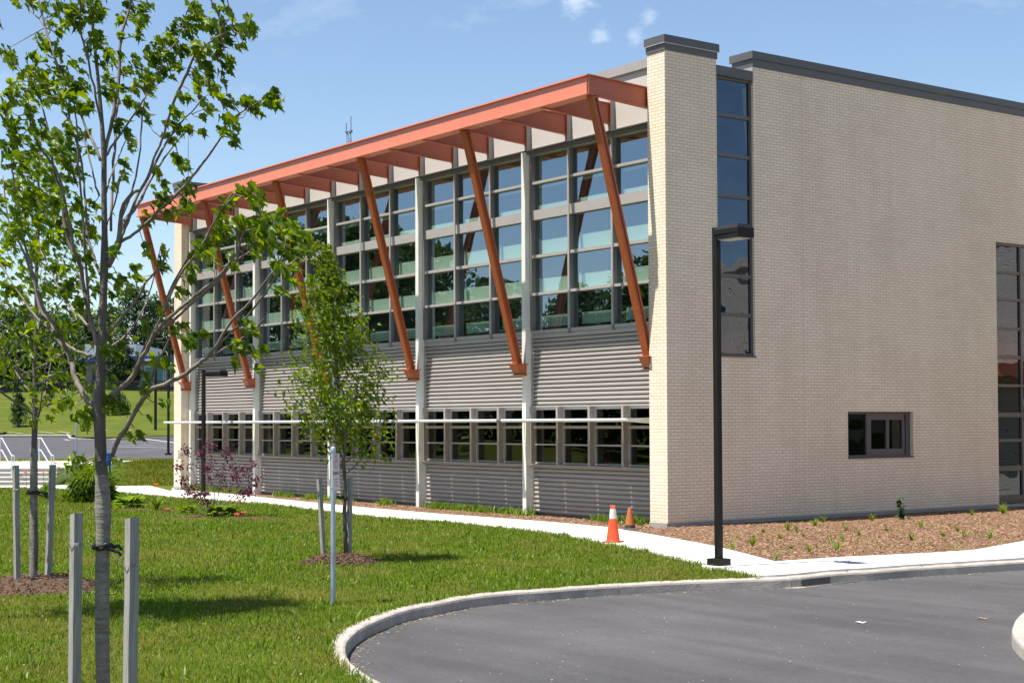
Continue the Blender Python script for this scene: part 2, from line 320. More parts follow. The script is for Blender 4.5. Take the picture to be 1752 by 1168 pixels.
def parent_inv(p):
    m = Matrix.Translation(p.location) if p.type == 'EMPTY' or True else p.matrix_world
    q = p.parent
    # parents here are only ever translated
    tot = Vector(p.location)
    if q is not None: tot = Vector((0, 0, 0)) + tot if p.get('_abs') else tot
    return Matrix.Translation(-tot) if q is None else Matrix.Identity(4)
def tag(o, label=None, cat=None, group=None, kind=None):
    if label: o['label'] = label
    if cat: o['category'] = cat
    if group: o['group'] = group
    if kind: o['kind'] = kind
    return o
def empty(name, loc, label, cat, group=None):
    o = bpy.data.objects.new(name, None); COL.objects.link(o); o.location = loc; o.empty_display_size = .3
    return tag(o, label, cat, group)
def copy_tree(o, parent=None):
    c = o.copy(); COL.objects.link(c)
    if parent is not None: c.parent = parent
    for ch in [x for x in bpy.data.objects if x.parent == o]: copy_tree(ch, c)
    return c
def poly(name, pts, mats, kind='structure', thick=0):
    """flat or gently uneven sheet from an outline, with an optional skirt"""
    m = MB(); n = len(pts); m.add(pts, [tuple(range(n))])
    if thick:
        m.add([(p[0], p[1], p[2]-thick) for p in pts], [])
        m.f += [(i, i+n, (i+1) % n+n, (i+1) % n) for i in range(n)]; m.m += [0]*n
    o = m.build(name, mats); tag(o, kind=kind)
    if o.data.polygons[0].normal.z < 0: o.data.flip_normals()
    return o
def inside(P, poly):
    x, y = P[:, 0], P[:, 1]; r = np.zeros(len(P), bool); q = np.array([p[:2] for p in poly]); j = len(q)-1
    for i in range(len(q)):
        c = ((q[i, 1] > y) != (q[j, 1] > y)) & (x < (q[j, 0]-q[i, 0])*(y-q[i, 1])/(q[j, 1]-q[i, 1]+1e-12)+q[i, 0]); r ^= c; j = i
    return r
def mass(name, tv, tf, P, Rm, sc, material, parent=None):
    """many small copies of one little template merged in one mesh (numpy)"""
    tv = np.asarray(tv, float); k = len(P); nv = len(tv)
    if k == 0: return None
    V = np.einsum('nij,vj->nvi', Rm, tv)*np.asarray(sc)[:, None, None] + P[:, None, :]
    me = bpy.data.meshes.new(name); me.vertices.add(k*nv); me.vertices.foreach_set('co', V.reshape(-1))
    ls = [len(f) for f in tf]; flat = np.concatenate([np.array(f) for f in tf]); tot = len(flat)
    idx = (flat[None, :] + (np.arange(k)*nv)[:, None]).reshape(-1)
    st = np.concatenate([[0], np.cumsum(ls)[:-1]]); starts = (st[None, :]+(np.arange(k)*tot)[:, None]).reshape(-1)
    me.loops.add(k*tot); me.loops.foreach_set('vertex_index', idx.astype(np.int32))
    me.polygons.add(k*len(tf)); me.polygons.foreach_set('loop_start', starts.astype(np.int32))
    me.polygons.foreach_set('loop_total', np.tile(ls, k).astype(np.int32)); me.update(calc_edges=True); me.validate()
    me.materials.append(material)
    o = bpy.data.objects.new(name, me); COL.objects.link(o)
    if parent is not None: o.parent = parent; o.matrix_parent_inverse = Matrix.Translation(-Vector(parent.location))
    return o
def rots(n, tilt=1.0, droop=None, yaw=None, r=rng):
    """random rotation matrices: yaw, then pitch"""
    a = r.uniform(0, 2*math.pi, n) if yaw is None else yaw; b = r.normal(0, tilt, n) if droop is None else droop; c = r.normal(0, .5*min(1, tilt), n)
    ca, sa, cb, sb, cc, sc = np.cos(a), np.sin(a), np.cos(b), np.sin(b), np.cos(c), np.sin(c); z = np.zeros(n); o = np.ones(n)
    Rz = np.stack([np.stack([ca, -sa, z], 1), np.stack([sa, ca, z], 1), np.stack([z, z, o], 1)], 1)
    Rx = np.stack([np.stack([o, z, z], 1), np.stack([z, cb, -sb], 1), np.stack([z, sb, cb], 1)], 1)
    Ry = np.stack([np.stack([cc, z, sc], 1), np.stack([z, o, z], 1), np.stack([-sc, z, cc], 1)], 1)
    return Rz @ Rx @ Ry
# a lobed maple leaf lying in xy, stalk at the origin, tip at +y, folded a little along the midrib
_half = [(0.04, .02), (.22, .02), (.20, .14), (.40, .42), (.25, .38), (.27, .52), (.13, .50), (.16, .74), (.07, .76)]
LEAF_V = [(0, 0, 0), (0, .48, -.05), (0, 1.05, -.26)] + [(x, y, .50*x-.22*y*y) for x, y in _half] + [(-x, y, .50*x-.22*y*y) for x, y in _half]
LEAF_F = [(0, 3, 4, 5, 6, 7, 8, 1), (1, 8, 9, 10, 11, 2), (0, 1, 17, 16, 15, 14, 13, 12), (1, 2, 20, 19, 18, 17)]
OVAL_V = [(0, 0, 0), (.26, .3, .05), (.24, .65, .03), (0, 1, -.06), (-.24, .65, .03), (-.26, .3, .05)]
OVAL_F = [(0, 1, 2, 3), (0, 3, 4, 5)]
BLADE_V = [(-.5, 0, 0), (.5, 0, 0), (.36, .18, .6), (-.36, .18, .6), (0, .55, 1.0)]
BLADE_F = [(0, 1, 2, 3), (3, 2, 4)]
# ------------------------------------------------------------------ ground, road, paths
ZL, ZS, ZR = -.15, -.115, -.29
def kz(v): return ZL
KERB_PX = [(1752, 959), (1641.9, 966), (1560, 971), (1495.7, 976), (1432.6, 979.7), (1352.8, 987.6), (1273, 990.5), (1200, 993), (1100, 997.5), (1000, 1003.5), (936.9, 1008.5),
           (869, 1013), (801, 1020.6), (756, 1029.4), (720, 1036), (685.6, 1044.5), (650, 1057.5), (620.3, 1071), (603, 1083.5), (592, 1097), (590, 1110), (593, 1121), (602.7, 1134), (622, 1148.7), (648, 1163.8), (690, 1184), (750, 1210), (850, 1250)]
kerb_e = [G(u, v, ZL) for u, v in KERB_PX]
d0 = kerb_e[0]-kerb_e[2]; kerb_e = [kerb_e[0]+d0*6, kerb_e[0]+d0*2] + kerb_e          # carries on past the frame
def smooth_line(p, k=6):
    out = []
    for i in range(len(p)-1):
        p0 = p[max(i-1, 0)]; p1 = p[i]; p2 = p[i+1]; p3 = p[min(i+2, len(p)-1)]
        for j in range(k):
            t = j/k; out.append(.5*((2*p1)+(-p0+p2)*t+(2*p0-5*p1+4*p2-p3)*t*t+(-p0+3*p1-3*p2+p3)*t**3))
    return out+[p[-1]]
kerb_e = smooth_line([np.array(p) for p in kerb_e], 5)
KW = .155
kn = []
for i in range(len(kerb_e)):
    d = kerb_e[min(i+1, len(kerb_e)-1)]-kerb_e[max(i-1, 0)]; d[2] = 0; d /= np.linalg.norm(d); kn.append(np.array([-d[1], d[0], 0]))
if (kn[60]@(np.array([6., -10, 0])-np.array([kerb_e[60][0], kerb_e[60][1], 0]))) < 0: kn = [-n for n in kn]
kerb_in = [p+n*KW for p, n in zip(kerb_e, kn)]                              # lawn side
def kerb_mesh(edge, inner, nrm, name, seg=2.6):
    m = MB(); acc = 0; run = [0]; cuts = []
    for i in range(1, len(edge)):
        acc += np.linalg.norm(edge[i]-edge[i-1]); run.append(i)
        if acc > seg or i == len(edge)-1: cuts.append(run); run = [i]; acc = 0
    for run in cuts:
        vs = []; K = len(run)
        for q, i in enumerate(run):
            e, n = edge[i], nrm[i]; sh = np.zeros(3)
            if q in (0, K-1):
                j = run[1] if q == 0 else run[-2]; dd = edge[j]-e; sh = dd/np.linalg.norm(dd)*.006
            wob = .004*math.sin(i*1.7)
            for off, z in ((-.02, ZR-.06), (-.012, ZL-.035), (-.002, ZL-.012), (.02, ZL+wob), (KW-.012, ZL+.006+wob), (KW, ZL-.004), (KW, ZL-.2)):
                p = e+n*off+sh; vs.append((p[0], p[1], z))
        fs = [(a*7+b, a*7+b+1, (a+1)*7+b+1, (a+1)*7+b) for a in range(K-1) for b in range(6)]
        fs += [tuple(range(7)), tuple((K-1)*7+b for b in range(6, -1, -1))]
        m.add(vs, fs)
    o = m.build(name, M_KERB); tag(o, kind='structure'); return o
kerb_mesh(kerb_e, kerb_in, kn, 'kerb')
# road: under the kerb line and out past the frame and behind the camera
rd = [tuple(p+n*.05) for p, n in zip(kerb_e, kn)]
road_pts = [(x, y, ZR) for x, y, z in rd] + [(23, -40, ZR), (60, -40, ZR), (60, 12, ZR)]
poly('road', road_pts, M_ASPH)
# sidewalk
SW_FAR = [(-200, 812), (-60, 822), (33, 821), (120, 828), (203, 831), (257, 830.4), (298, 830), (290, 840), (450, 850.4), (640, 868.9), (763.3, 879), (892.8, 888.3), (960, 893.6), (1040, 901), (1116, 913.5), (1223, 933), (1326, 959.4)]
SW_RIGHT = [(1455.8, 951), (1582, 945.4), (1665, 940), (1752, 924.5), (1900, 897)]
SW_NEAR = [(1299, 985), (1260, 976.5), (1210.7, 967.5), (1165.5, 957), (1104, 941.5), (1040, 929), (960, 914.5), (926.7, 908.3), (763, 891.4), (640, 883), (450, 860.5), (308, 851), (203, 841.4), (120, 836), (33, 833), (-60, 834), (-200, 830)]
far = [G(u, v, ZS) for u, v in SW_FAR if (u, v) != (290, 840)]
far.insert(6, G(292, 839.5, ZS))
rgt = [G(u, v, ZS) for u, v in SW_RIGHT]; near = [G(u, v, ZS) for u, v in SW_NEAR]
kin = [np.array([p[0], p[1], ZS]) for p in kerb_in]
k_us = [PX(p)[0] for p in kerb_in]
kr = [p-n*.01 for p, n, u in zip(kin, kn, k_us) if u > 1296]                 # from far right to the point where grass starts
def dedupe(p):
    out = []
    for q in p:
        if not out or np.linalg.norm(q-out[-1]) > .02: out.append(q)
    return out
side_poly = dedupe(far+rgt+kr+near[0:])
walk = poly('sidewalk', [tuple(p) for p in side_poly], M_WALK, thick=.2)
# joints scored across the walk
mj = MB()
for u, v0, v1, du in ((480, 853.5, 862, 10), (700, 874, 887, 14), (905, 889.8, 905, 22), (1130, 917, 946, 55), (1455.8, 951, 973.5, -8), (1545, 947, 965, 32), (1665, 940, 957.5, 14)):
    a, b = G(u, v0, ZS), G(u+du, v1, ZS); d = (b-a)/np.linalg.norm(b-a); n = np.array([-d[1], d[0], 0])*.010
    mj.add([tuple(a-n+[0, 0, .003]), tuple(a+n+[0, 0, .003]), tuple(b+n+[0, 0, .003]), tuple(b-n+[0, 0, .003])], [(0, 1, 2, 3)])
mj.build('path_joints', M_CONC, walk)
# lawn
kl = [np.array([p[0], p[1], ZL]) for p, u in zip(kerb_in, k_us) if u <= 1300]
lawn_poly = dedupe([np.array([p[0], p[1], ZL]) for p in near] [::-1][1:] + kl + [np.array([20, -36, ZL]), np.array([-20, -60, ZL]), G(-900, 880, ZL), G(-900, 824, ZL), G(-200, 829, ZL)])
poly('lawn', [tuple(p) for p in lawn_poly], M_SOIL)
# mulch beds (they lie between the walk and the walls)
bed = [far[6], *far[7:], *rgt]
bed_poly = [(-24.3, .2, -.10)] + [(p[0], p[1], -.13) for p in bed] + [(0.02, 30, -.10), (-.1, .3, -.10), (-.1, .55, -.10), (-24.3, .55, -.10)]
poly('mulch_bed', bed_poly, M_MULCH)
# terrain: low under the street side, a grass bank beyond the walk, a slope behind the parking lot
def hT(t, r=0):
    a = [(-200, -.6), (49, -.6), (51.5, -.17), (56, -.10), (68, .40), (71, .38), (128, .95), (132, 1.05), (150, 2.9), (172, 5.6), (200, 6.2), (260, 6.6), (700, 8)]
    for (x0, z0), (x1, z1) in zip(a, a[1:]):
        if t <= x1:
            k = (t-x0)/(x1-x0); return z0+(z1-z0)*k
    return a[-1][1]
def TP(t, r, dz=0): p = CAM+_F*t+_R*r; return (p[0], p[1], hT(t)+dz)
m = MB(); ts = [-200, -50, 20, 49, 50.3, 51.5, 53.5, 56, 60, 64, 68, 71, 85, 100, 115, 128, 132, 138, 144, 150, 157, 165, 172, 185, 200, 260, 400, 700]
rs_ = list(range(-300, 301, 12))
m.add([TP(t, r, .0 if t < 132 or t > 190 else .25*math.sin(r*.21+t*.1)) for t in ts for r in rs_],
      [(i*len(rs_)+j, i*len(rs_)+j+1, (i+1)*len(rs_)+j+1, (i+1)*len(rs_)+j) for i in range(len(ts)-1) for j in range(len(rs_)-1)])
tag(m.build('terrain', M_FARGR, smooth=True), kind='structure')
# parking lot behind the bank, with its painted bays, and a grass island
def lot_px(u, v):                       # where a pixel meets the sloping ground
    r = ray(u, v)
    lo, hi = 45., 320.
    for _ in range(50):
        md = (lo+hi)/2; p = CAM+r*md
        if p[2] > hT((p-CAM)@_F): lo = md
        else: hi = md
    return CAM+r*lo
def lot_sheet(name, px, dz, material, kind='structure'):
    m = MB(); n = len(px)
    P = [lot_px(*p) for p in px]; m.add([(p[0], p[1], p[2]+dz) for p in P], [tuple(range(n))]); o = m.build(name, material); tag(o, kind=kind)
    if o.data.polygons[0].normal.z < 0: o.data.flip_normals()
    return o
m = MB(); ts2 = [71, 80, 90, 100, 110, 120, 128]
for i, t in enumerate(ts2):
    for r in (-120, -60, -22, 0): m.v.append(TP(t, r*(1 if t < 100 else 1.6), .03))
m.f = [(i*4+j, i*4+j+1, (i+1)*4+j+1, (i+1)*4+j) for i in range(6) for j in range(3)]; m.m = [0]*len(m.f)
tag(m.build('parking_lot', M_LOT), kind='structure')
m = MB()
for u0, v0, u1, v1 in ((62, 738.8, 92, 741.5), (100, 739, 128, 742), (15, 740, 38, 742), (180, 736, 215, 738.5), (215, 735.5, 255, 737.5), (150, 736, 170, 739.8), (248, 751.5, 300, 758.2), (190, 757, 290, 758.5), (205, 765, 290, 767),
                       (200, 762, 296, 763), (110, 752.5, 118, 753.6), (240, 770.5, 300, 770)):
    a, b = lot_px(u0, v0), lot_px(u1, v1); d = (b-a)/np.linalg.norm(b-a); n = np.array([-d[1], d[0], 0])*.10
    m.add([tuple(a-n+[0, 0, .045]), tuple(a+n+[0, 0, .045]), tuple(b+n+[0, 0, .045]), tuple(b-n+[0, 0, .045])], [(0, 1, 2, 3)])
tag(m.build('parking_markings', M_PAINT), kind='structure')
lot_sheet('traffic_island', [(118, 744), (130, 739.5), (190, 738.5), (300, 738), (420, 738), (420, 745.5), (300, 748), (200, 751), (135, 751)], .16, M_FARGR)
lot_sheet('kerbed_island', [(-80, 737), (-40, 733.5), (6, 737), (12, 740.5), (4, 743.5), (-60, 745)], .16, M_FARGR)
m = MB(); px = [(115, 744.5), (122, 751.6), (200, 752.6), (300, 749.2), (420, 746.6)]; Q = [lot_px(*p) for p in px]
m.tube([(p[0], p[1], p[2]+.06) for p in Q], .09, 6); tag(m.build('island_kerb', M_KERB), kind='structure')
# kerb along the far side of the lot
m = MB(); m.tube([TP(129.5, r, .08) for r in range(-110, -20, 8)], .12, 6); tag(m.build('far_kerb', M_CONC), kind='structure')
# kerbed grass island at the right edge
isl = [G(u, v, ZL) for u, v in ((1900, 1010), (1810, 1022), (1768, 1036), (1744, 1052), (1734, 1069), (1735, 1083), (1745, 1096), (1775, 1118), (1850, 1150), (2000, 1190))]
isl = smooth_line([np.array(p) for p in isl], 4); c0 = sum(isl)/len(isl)
inn = []
for i in range(len(isl)):
    d = isl[min(i+1, len(isl)-1)]-isl[max(i-1, 0)]; d[2] = 0; d /= np.linalg.norm(d); n = np.array([-d[1], d[0], 0]); n = n if n@(c0-isl[i]) > 0 else -n; inn.append(n)
kerb_mesh(isl, None, inn, 'island_kerb')
ip = [tuple(p+n*KW-np.array([0, 0, .01])) for p, n in zip(isl, inn)]; poly('island_lawn', ip, M_SOIL)
# storm drain in the gutter and leaf litter
m = MB(); A, B_ = G(1345, 1003.5, ZR+.004), G(1492, 989, ZR+.004)
d = B_-A; d[2] = 0; Ld = np.linalg.norm(d); d /= Ld; n = np.array([d[1], -d[0], 0]); n = n if n@(CAM-A) > 0 else -n
apr = MB(); a2, b2 = A-d*.3-n*.1, B_+d*.35-n*.1; apr.add([tuple(a2), tuple(b2), tuple(B_+n*.10), tuple(A+n*.22)], [(0, 1, 2, 3)]); ao = apr.build('gutter_apron', M_KERB); tag(ao, kind='structure')
if ao.data.polygons[0].normal.z < 0: ao.data.flip_normals()
dr = empty('storm_drain', tuple(A), 'iron grate set in the gutter by the kerb, right of the lamp post', 'drain')
for k in range(16):
    q = A+d*(Ld*(.12+.62*k/16))+n*.02; q2 = q+d*.035
    m.add([tuple(q+[0, 0, .006]), tuple(q2+[0, 0, .006]), tuple(q2+n*.16+[0, 0, .006]), tuple(q+n*.16+[0, 0, .006])], [(0, 1, 2, 3)])
m.build('grate', M_DRAIN, dr)
m = MB(); a, b = kerb_e[0], kerb_e[0]
ks = [(p, nn) for p, nn in zip(kerb_e, kn) if 1357 < PX(p)[0] < 1428]
vs = []
for p, nn in ks: q = p-nn*.026; vs += [(q[0], q[1], ZR+.005), (q[0], q[1], ZL-.045)]
m.add(vs, [(2*i, 2*i+1, 2*i+3, 2*i+2) for i in range(len(ks)-1)]); m.build('inlet_mouth', M_DRAIN, dr)

# ------------------------------------------------------------------ grass and chips as loose cover
nearp = np.array(lawn_poly)
def scatter(polyg, n, box, dens):
    P = np.stack([rng.uniform(box[0], box[1], n), rng.uniform(box[2], box[3], n)], 1)
    P = P[inside(P, polyg)]
    d = (P-CAM[:2])@_F[:2]; r = (P-CAM[:2])@_R[:2]; u = PPX+FPX*r/np.maximum(d, .1)
    ok = (d > 10.5) & (u > -60) & (u < 1812)
    P, d = P[ok], d[ok]; keep = rng.random(len(P)) < dens(d); return P[keep], d[keep]
mounds = [(G(592, 948, -.05), .78), (G(57, 992, -.05), .95), (G(175, 1274, -.2), .8)]
P, d = scatter(lawn_poly, 4200000, (-34, 22, -24, 2), lambda d: np.clip((13.5/d)**1.6, .05, 1))
for c, r in mounds: P = P[np.linalg.norm(P-c[:2], axis=1) > r*rng.uniform(.9, 1.05, len(P))]
nfield = (np.sin(P[:, 0]*.9+1.3*np.sin(P[:, 1]*.7))+np.sin(P[:, 1]*1.3+2*np.sin(P[:, 0]*.4))+.7*np.sin(P[:, 0]*2.9+P[:, 1]*2.1))/2.7
dd = np.linalg.norm(P-CAM[:2], axis=1)
h = (.030+.012*nfield+rng.gamma(2, .006, len(P)))*(1+.010*np.clip(dd-14, 0, 30))
tall = rng.random(len(P)) < .012; h[tall] *= 1.9
sc = h; w = np.clip(.10+.0*dd, .1, .2)
Rm = rots(len(P), .42)
Rm[:, :, 0] *= (.16*(1+.035*np.clip(dd-12, 0, 40)))[:, None]
P3 = np.concatenate([P, np.full((len(P), 1), ZL-.004)], 1)
tag(mass('lawn_grass', BLADE_V, BLADE_F, P3, Rm, sc, M_GRASS), kind='stuff')
print('grass blades', len(P))
# ragged tufts along kerb and walk edges
edge = []
for pts, lim in ((kl, 1), (near, 1)):
    for a, b in zip(pts, pts[1:]):
        Ls = np.linalg.norm(b-a)
        if Ls > 8: continue
        for k in range(int(Ls*150)):
            q = a+(b-a)*rng.random(); edge.append((q[0]+rng.normal(0, .03), q[1]+rng.normal(0, .03)))
E_ = np.array(edge); dE = (E_-CAM[:2])@_F[:2]; E_ = E_[dE > 10]; dE = dE[dE > 10]
clump = (np.sin(E_[:, 0]*5.1)+np.sin(E_[:, 1]*6.3+1)+np.sin(E_[:, 0]*11+E_[:, 1]*7))/3
hE = .05+.035*np.clip(clump, 0, 1)+rng.gamma(2, .008, len(E_)); Rm = rots(len(E_), .55); Rm[:, :, 0] *= .16
tag(mass('edge_grass', BLADE_V, BLADE_F, np.concatenate([E_, np.full((len(E_), 1), ZL)], 1), Rm, hE, M_GRASS), kind='stuff')
# bank beyond the walk and island grass
bank = [G(-200, 812, ZS), G(33, 821, ZS), G(120, 828, ZS), G(203, 831, ZS), G(298, 829.7, ZS)] + [np.array(TP(70.8, r)) for r in (-14.6, -30, -60)]
Pb = np.stack([rng.uniform(49, 71, 90000), rng.uniform(-27, -10.5, 90000)], 1)
Q3 = np.array([TP(t, r, -.01) for t, r in Pb]); ok = inside(Q3, [tuple(p) for p in bank]); Q3 = Q3[ok]
Rm = rots(len(Q3), .45); Rm[:, :, 0] *= .35
tag(mass('bank_grass', BLADE_V, BLADE_F, Q3, Rm, rng.uniform(.06, .14, len(Q3)), M_GRASSF), kind='stuff')
ipn = np.array([p[:2] for p in ip]); Pi = np.stack([rng.uniform(ipn[:, 0].min(), ipn[:, 0].max(), 60000), rng.uniform(ipn[:, 1].min(), ipn[:, 1].max(), 60000)], 1)
Pi = Pi[inside(Pi, ip)]; Pi = Pi[np.linalg.norm(Pi-np.array(ip[len(ip)//2][:2]), axis=1) < 3][:9000]
if len(Pi):
    Rm = rots(len(Pi), .45); Rm[:, :, 0] *= .2
    tag(mass('island_grass', BLADE_V, BLADE_F, np.concatenate([Pi, np.full((len(Pi), 1), ZL)], 1), Rm, rng.uniform(.05, .1, len(Pi)), M_GRASS), kind='stuff')
# bark chips on the beds
CH_V = [(-.5, -.12, 0), (.5, -.1, .06), (.45, .14, .08), (-.5, .12, .02)]; CH_F = [(0, 1, 2, 3)]
P, d = scatter(bed_poly, 900000, (-25, 14, -6, 20), lambda d: np.clip((22/d)**1.3, .1, 1))
print('chips', len(P)); P = P[:70000]
tag(mass('bark_chips', CH_V, CH_F, np.concatenate([P, rng.uniform(-.128, -.085, (len(P), 1))], 1), rots(len(P), .35), rng.uniform(.02, .06, len(P)), M_CHIP), kind='stuff')
# crumbs of leaf and grit lying in the gutter and on the asphalt
gp = []
for p, n in zip(kerb_e, kn):
    u, v, z = PX(p)
    if 560 < u < 1800 and z > 10:
        for _ in range(14): q = p-n*abs(rng.normal(.03, .04)); gp.append((q[0]+rng.normal(0, .08), q[1]+rng.normal(0, .08), ZR+.004))
gp = np.array(gp); tag(mass('gutter_litter', CH_V, CH_F, gp, rots(len(gp), .3), rng.uniform(.012, .04, len(gp)), M_DRY), kind='stuff')
rp_ = []
while len(rp_) < 260:
    q = G(rng.uniform(640, 1752), rng.uniform(990, 1168), ZR+.003)
    if inside(np.array([q[:2]]), road_pts)[0]: rp_.append(q)
rp_ = np.array(rp_); tag(mass('road_grit', CH_V, CH_F, rp_, rots(len(rp_), .1), rng.uniform(.006, .02, len(rp_)), M_PAPER), kind='stuff')
for u, v, lab in ((1471, 1064, 'small white paper scrap lying on the open asphalt'), (1679, 1057, 'dry twig and leaf scrap on the asphalt near the right island')):
    q = G(u, v, ZR+.01); m = MB()
    m.add([(q[0]+a, q[1]+b, q[2]+c) for a, b, c in ((-.07, -.01, 0), (-.02, .02, .012), (.03, .0, .004), (.08, .03, .016), (.06, -.02, .0), (.0, -.03, .01))], [(0, 1, 2, 5), (2, 3, 4, 5)])
    o = m.build('paper_scrap' if u < 1500 else 'leaf_scrap', M_PAPER if u < 1500 else M_DRY.copy() if False else (M_PAPER if u < 1500 else M_CHIP)); tag(o, lab, 'litter')
# ------------------------------------------------------------------ the building
b = empty('school_building', (0, 0, -.12), 'two-storey cream brick building with glazed front, orange struts and canopy', 'building')
COLX = [-.65-4.571*i for i in range(6)]
YW = .50                                                # glazing plane
def part(name, mb, mats, parent=b, **kw): return mb.build(name, mats, parent, **kw)
# side wall, with openings left in it
def cells(axis_lo, axis_hi, z0, z1, holes):
    ys = sorted({axis_lo, axis_hi, *[v for h in holes for v in h[:2]]}); zs = sorted({z0, z1, *[v for h in holes for v in h[2:]]})
    for y0, y1 in zip(ys, ys[1:]):
        col = [(z0_, z1_) for z0_, z1_ in zip(zs, zs[1:]) if not any(h[0] <= (y0+y1)/2 <= h[1] and h[2] <= (z0_+z1_)/2 <= h[3] for h in holes)]
        out = []
        for c in col:
            if out and abs(out[-1][1]-c[0]) < 1e-6: out[-1] = (out[-1][0], c[1])
            else: out.append(c)
        for c in out: yield y0, y1, c[0], c[1]
SY1, SY2, ZSTR, ZTOP = 1.457, 2.543, 3.437, 9.669
TALL = (10.903, 13.9, -.02, 6.45); SM = (5.448, 7.695, 1.215, 2.257)
m = MB()
for y0, y1, z0, z1 in cells(SY1, 17.0, -.02, ZTOP, [(SY1, SY2, ZSTR, 9.8), SM, TALL]): m.brickbox(-.35, 0, y0, y1, z0, z1)
wall = part('side_wall', m, [BX, BY])
m = MB(); m.box(-.34, -.012, SY1+.001, 17, -.6, -.02)
part('foundation', m, M_CONC)
m = MB(); m.box(-.002, .0015, 4.02, 4.035, 0, ZTOP); part('expansion_joint', m, M_JOINT, wall)
m = MB(); m.box(-.62, .02, SY2-.02, 17, ZTOP, 9.845); m.box(-.66, .05, SY2-.06, 17, 9.845, 10.01)
part('coping', m, M_COPE, wall)
m = MB(); m.box(-.66, .012, SY2-.02, SY2+.005, 9.3, ZTOP-.002); part('flashing', m, M_GREYP, wall)
# near corner pier and far pier
def pier(x0, x1, y1):
    m = MB(); m.brickbox(x0, x1, 0, y1, -.02, 9.69); p = part('pier', m, [BX, BY])
    m = MB(); m.box(x0-.02, x1+.02, -.02, y1+.02, 9.69, 9.83); m.box(x0-.045, x1+.05, -.05, y1+.05, 9.83, 10.0)
    part('coping', m, M_COPE, p)
    m = MB(); m.box(x0-.012, x1-.012, -.012, y1, -.4, -.02); part('plinth', m, M_CONC, p)
    m = MB(); m.box(x0-.05, x1+.055, -.055, y1+.055, 9.826, 9.834); part('drip_edge', m, M_SHELF, p)
pier(-.544, 0, SY1); pier(-24.19, -23.63, 1.5)
# roof, back and end walls, floors inside
m = MB(); m.box(-24.1, -.36, YW+.1, 17, 9.3, 9.56); part('roof', m, M_GREYP)
m = MB(); m.brickbox(-24.18, -23.95, 1.5, 17, -.3, 9.6); m.brickbox(-23.95, 0, 17, 17.3, -.3, 9.6); part('rear_wall', m, [BX, BY])
m = MB(); m.box(-23.9, -.4, .80, 16.9, 3.72, 3.98); m.box(-23.9, -.4, YW+.1, 16.9, -.1, -.03); m.box(-23.9, -.4, .80, 16.9, 8.55, 8.6); part('floor_slab', m, M_CEIL)
m = MB(); m.box(-23.9, -.4, 6.6, 6.7, -.02, 3.7); m.box(-23.9, -.4, 6.6, 6.7, 3.99, 8.54)
for x in COLX[1:5]: m.box(x-.06, x+.06, 1.3, 6.6, -.02, 3.7)
part('inner_wall', m, M_CEIL)
# parapet band of the front
m = MB(); m.box(-23.63, -.545, .40, YW+.1, 9.565, 9.755); m.box(-23.63, -.545, .425, YW+.1, 9.54, 9.562, ); part('roof_fascia', m, M_GREYP)
m = MB(); m.box(-23.63, -.545, .46, YW+.1, 8.36, 9.538); part('beige_panel', m, M_PANEL)
for k in range(1, 16):
    x = -.65-1.5237*k; m = MB(); m.box(x-.045, x+.045, .33, .458, 8.376, 9.1); part('cover_strip', m, M_GREYP)
m = MB(); m.box(-23.63, -.545, .31, .60, 8.27, 8.35); m.box(-23.63, -.545, .27, .60, 8.352, 8.375); part('head_flashing', m, M_FRAMED)
# columns
for x in COLX:
    m = MB(); m.box(x-.07, x+.07, .25, .44, -.13, 8.33); m.box(x-.085, x+.085, .44, .52, -.12, 8.26)
    part('column', m, M_CREAM)
# canopy: front channel, end beams, ribs
m = MB(); X0, X1 = -23.56, -.58; YO, YI = -1.60, -1.30; ZB, ZT = 8.68, 9.09
m.box(X0, X1, YO+.05, YO+.075, ZB+.03, ZT-.03); m.box(X0, X1, YO, YI, ZT-.03, ZT); m.box(X0, X1, YO, YI, ZB, ZB+.03)
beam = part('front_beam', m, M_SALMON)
def ybeam(mm, x, y0, y1, zb0, zt0, zb1, zt1, w=.012, fl=.08, t=.022, side=0):
    """beam along y: web plus flanges, from (y0) to (y1), heights may differ"""
    def bx(xa, xb, za0, zb_0, za1, zb_1):
        mm.add([(xa, y0, za0), (xb, y0, za0), (xb, y0, zb_0), (xa, y0, zb_0), (xa, y1, za1), (xb, y1, za1), (xb, y1, zb_1), (xa, y1, zb_1)],
               [(0, 1, 2, 3), (7, 6, 5, 4), (0, 4, 5, 1), (3, 2, 6, 7), (1, 5, 6, 2), (0, 3, 7, 4)])
    bx(x-w/2, x+w/2, zb0+t, zt0-t, zb1+t, zt1-t); bx(x-fl/2, x+fl/2, zb0, zb0+t, zb1, zb1+t); bx(x-fl/2, x+fl/2, zt0-t, zt0, zt1-t, zt1)
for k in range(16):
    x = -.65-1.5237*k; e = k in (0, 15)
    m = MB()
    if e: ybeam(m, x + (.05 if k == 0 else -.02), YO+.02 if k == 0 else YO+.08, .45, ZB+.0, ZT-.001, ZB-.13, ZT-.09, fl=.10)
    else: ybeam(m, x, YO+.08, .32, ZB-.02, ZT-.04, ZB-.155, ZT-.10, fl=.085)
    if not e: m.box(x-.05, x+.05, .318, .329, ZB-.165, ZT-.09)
    part('end_beam' if e else 'rib', m, M_RIB)
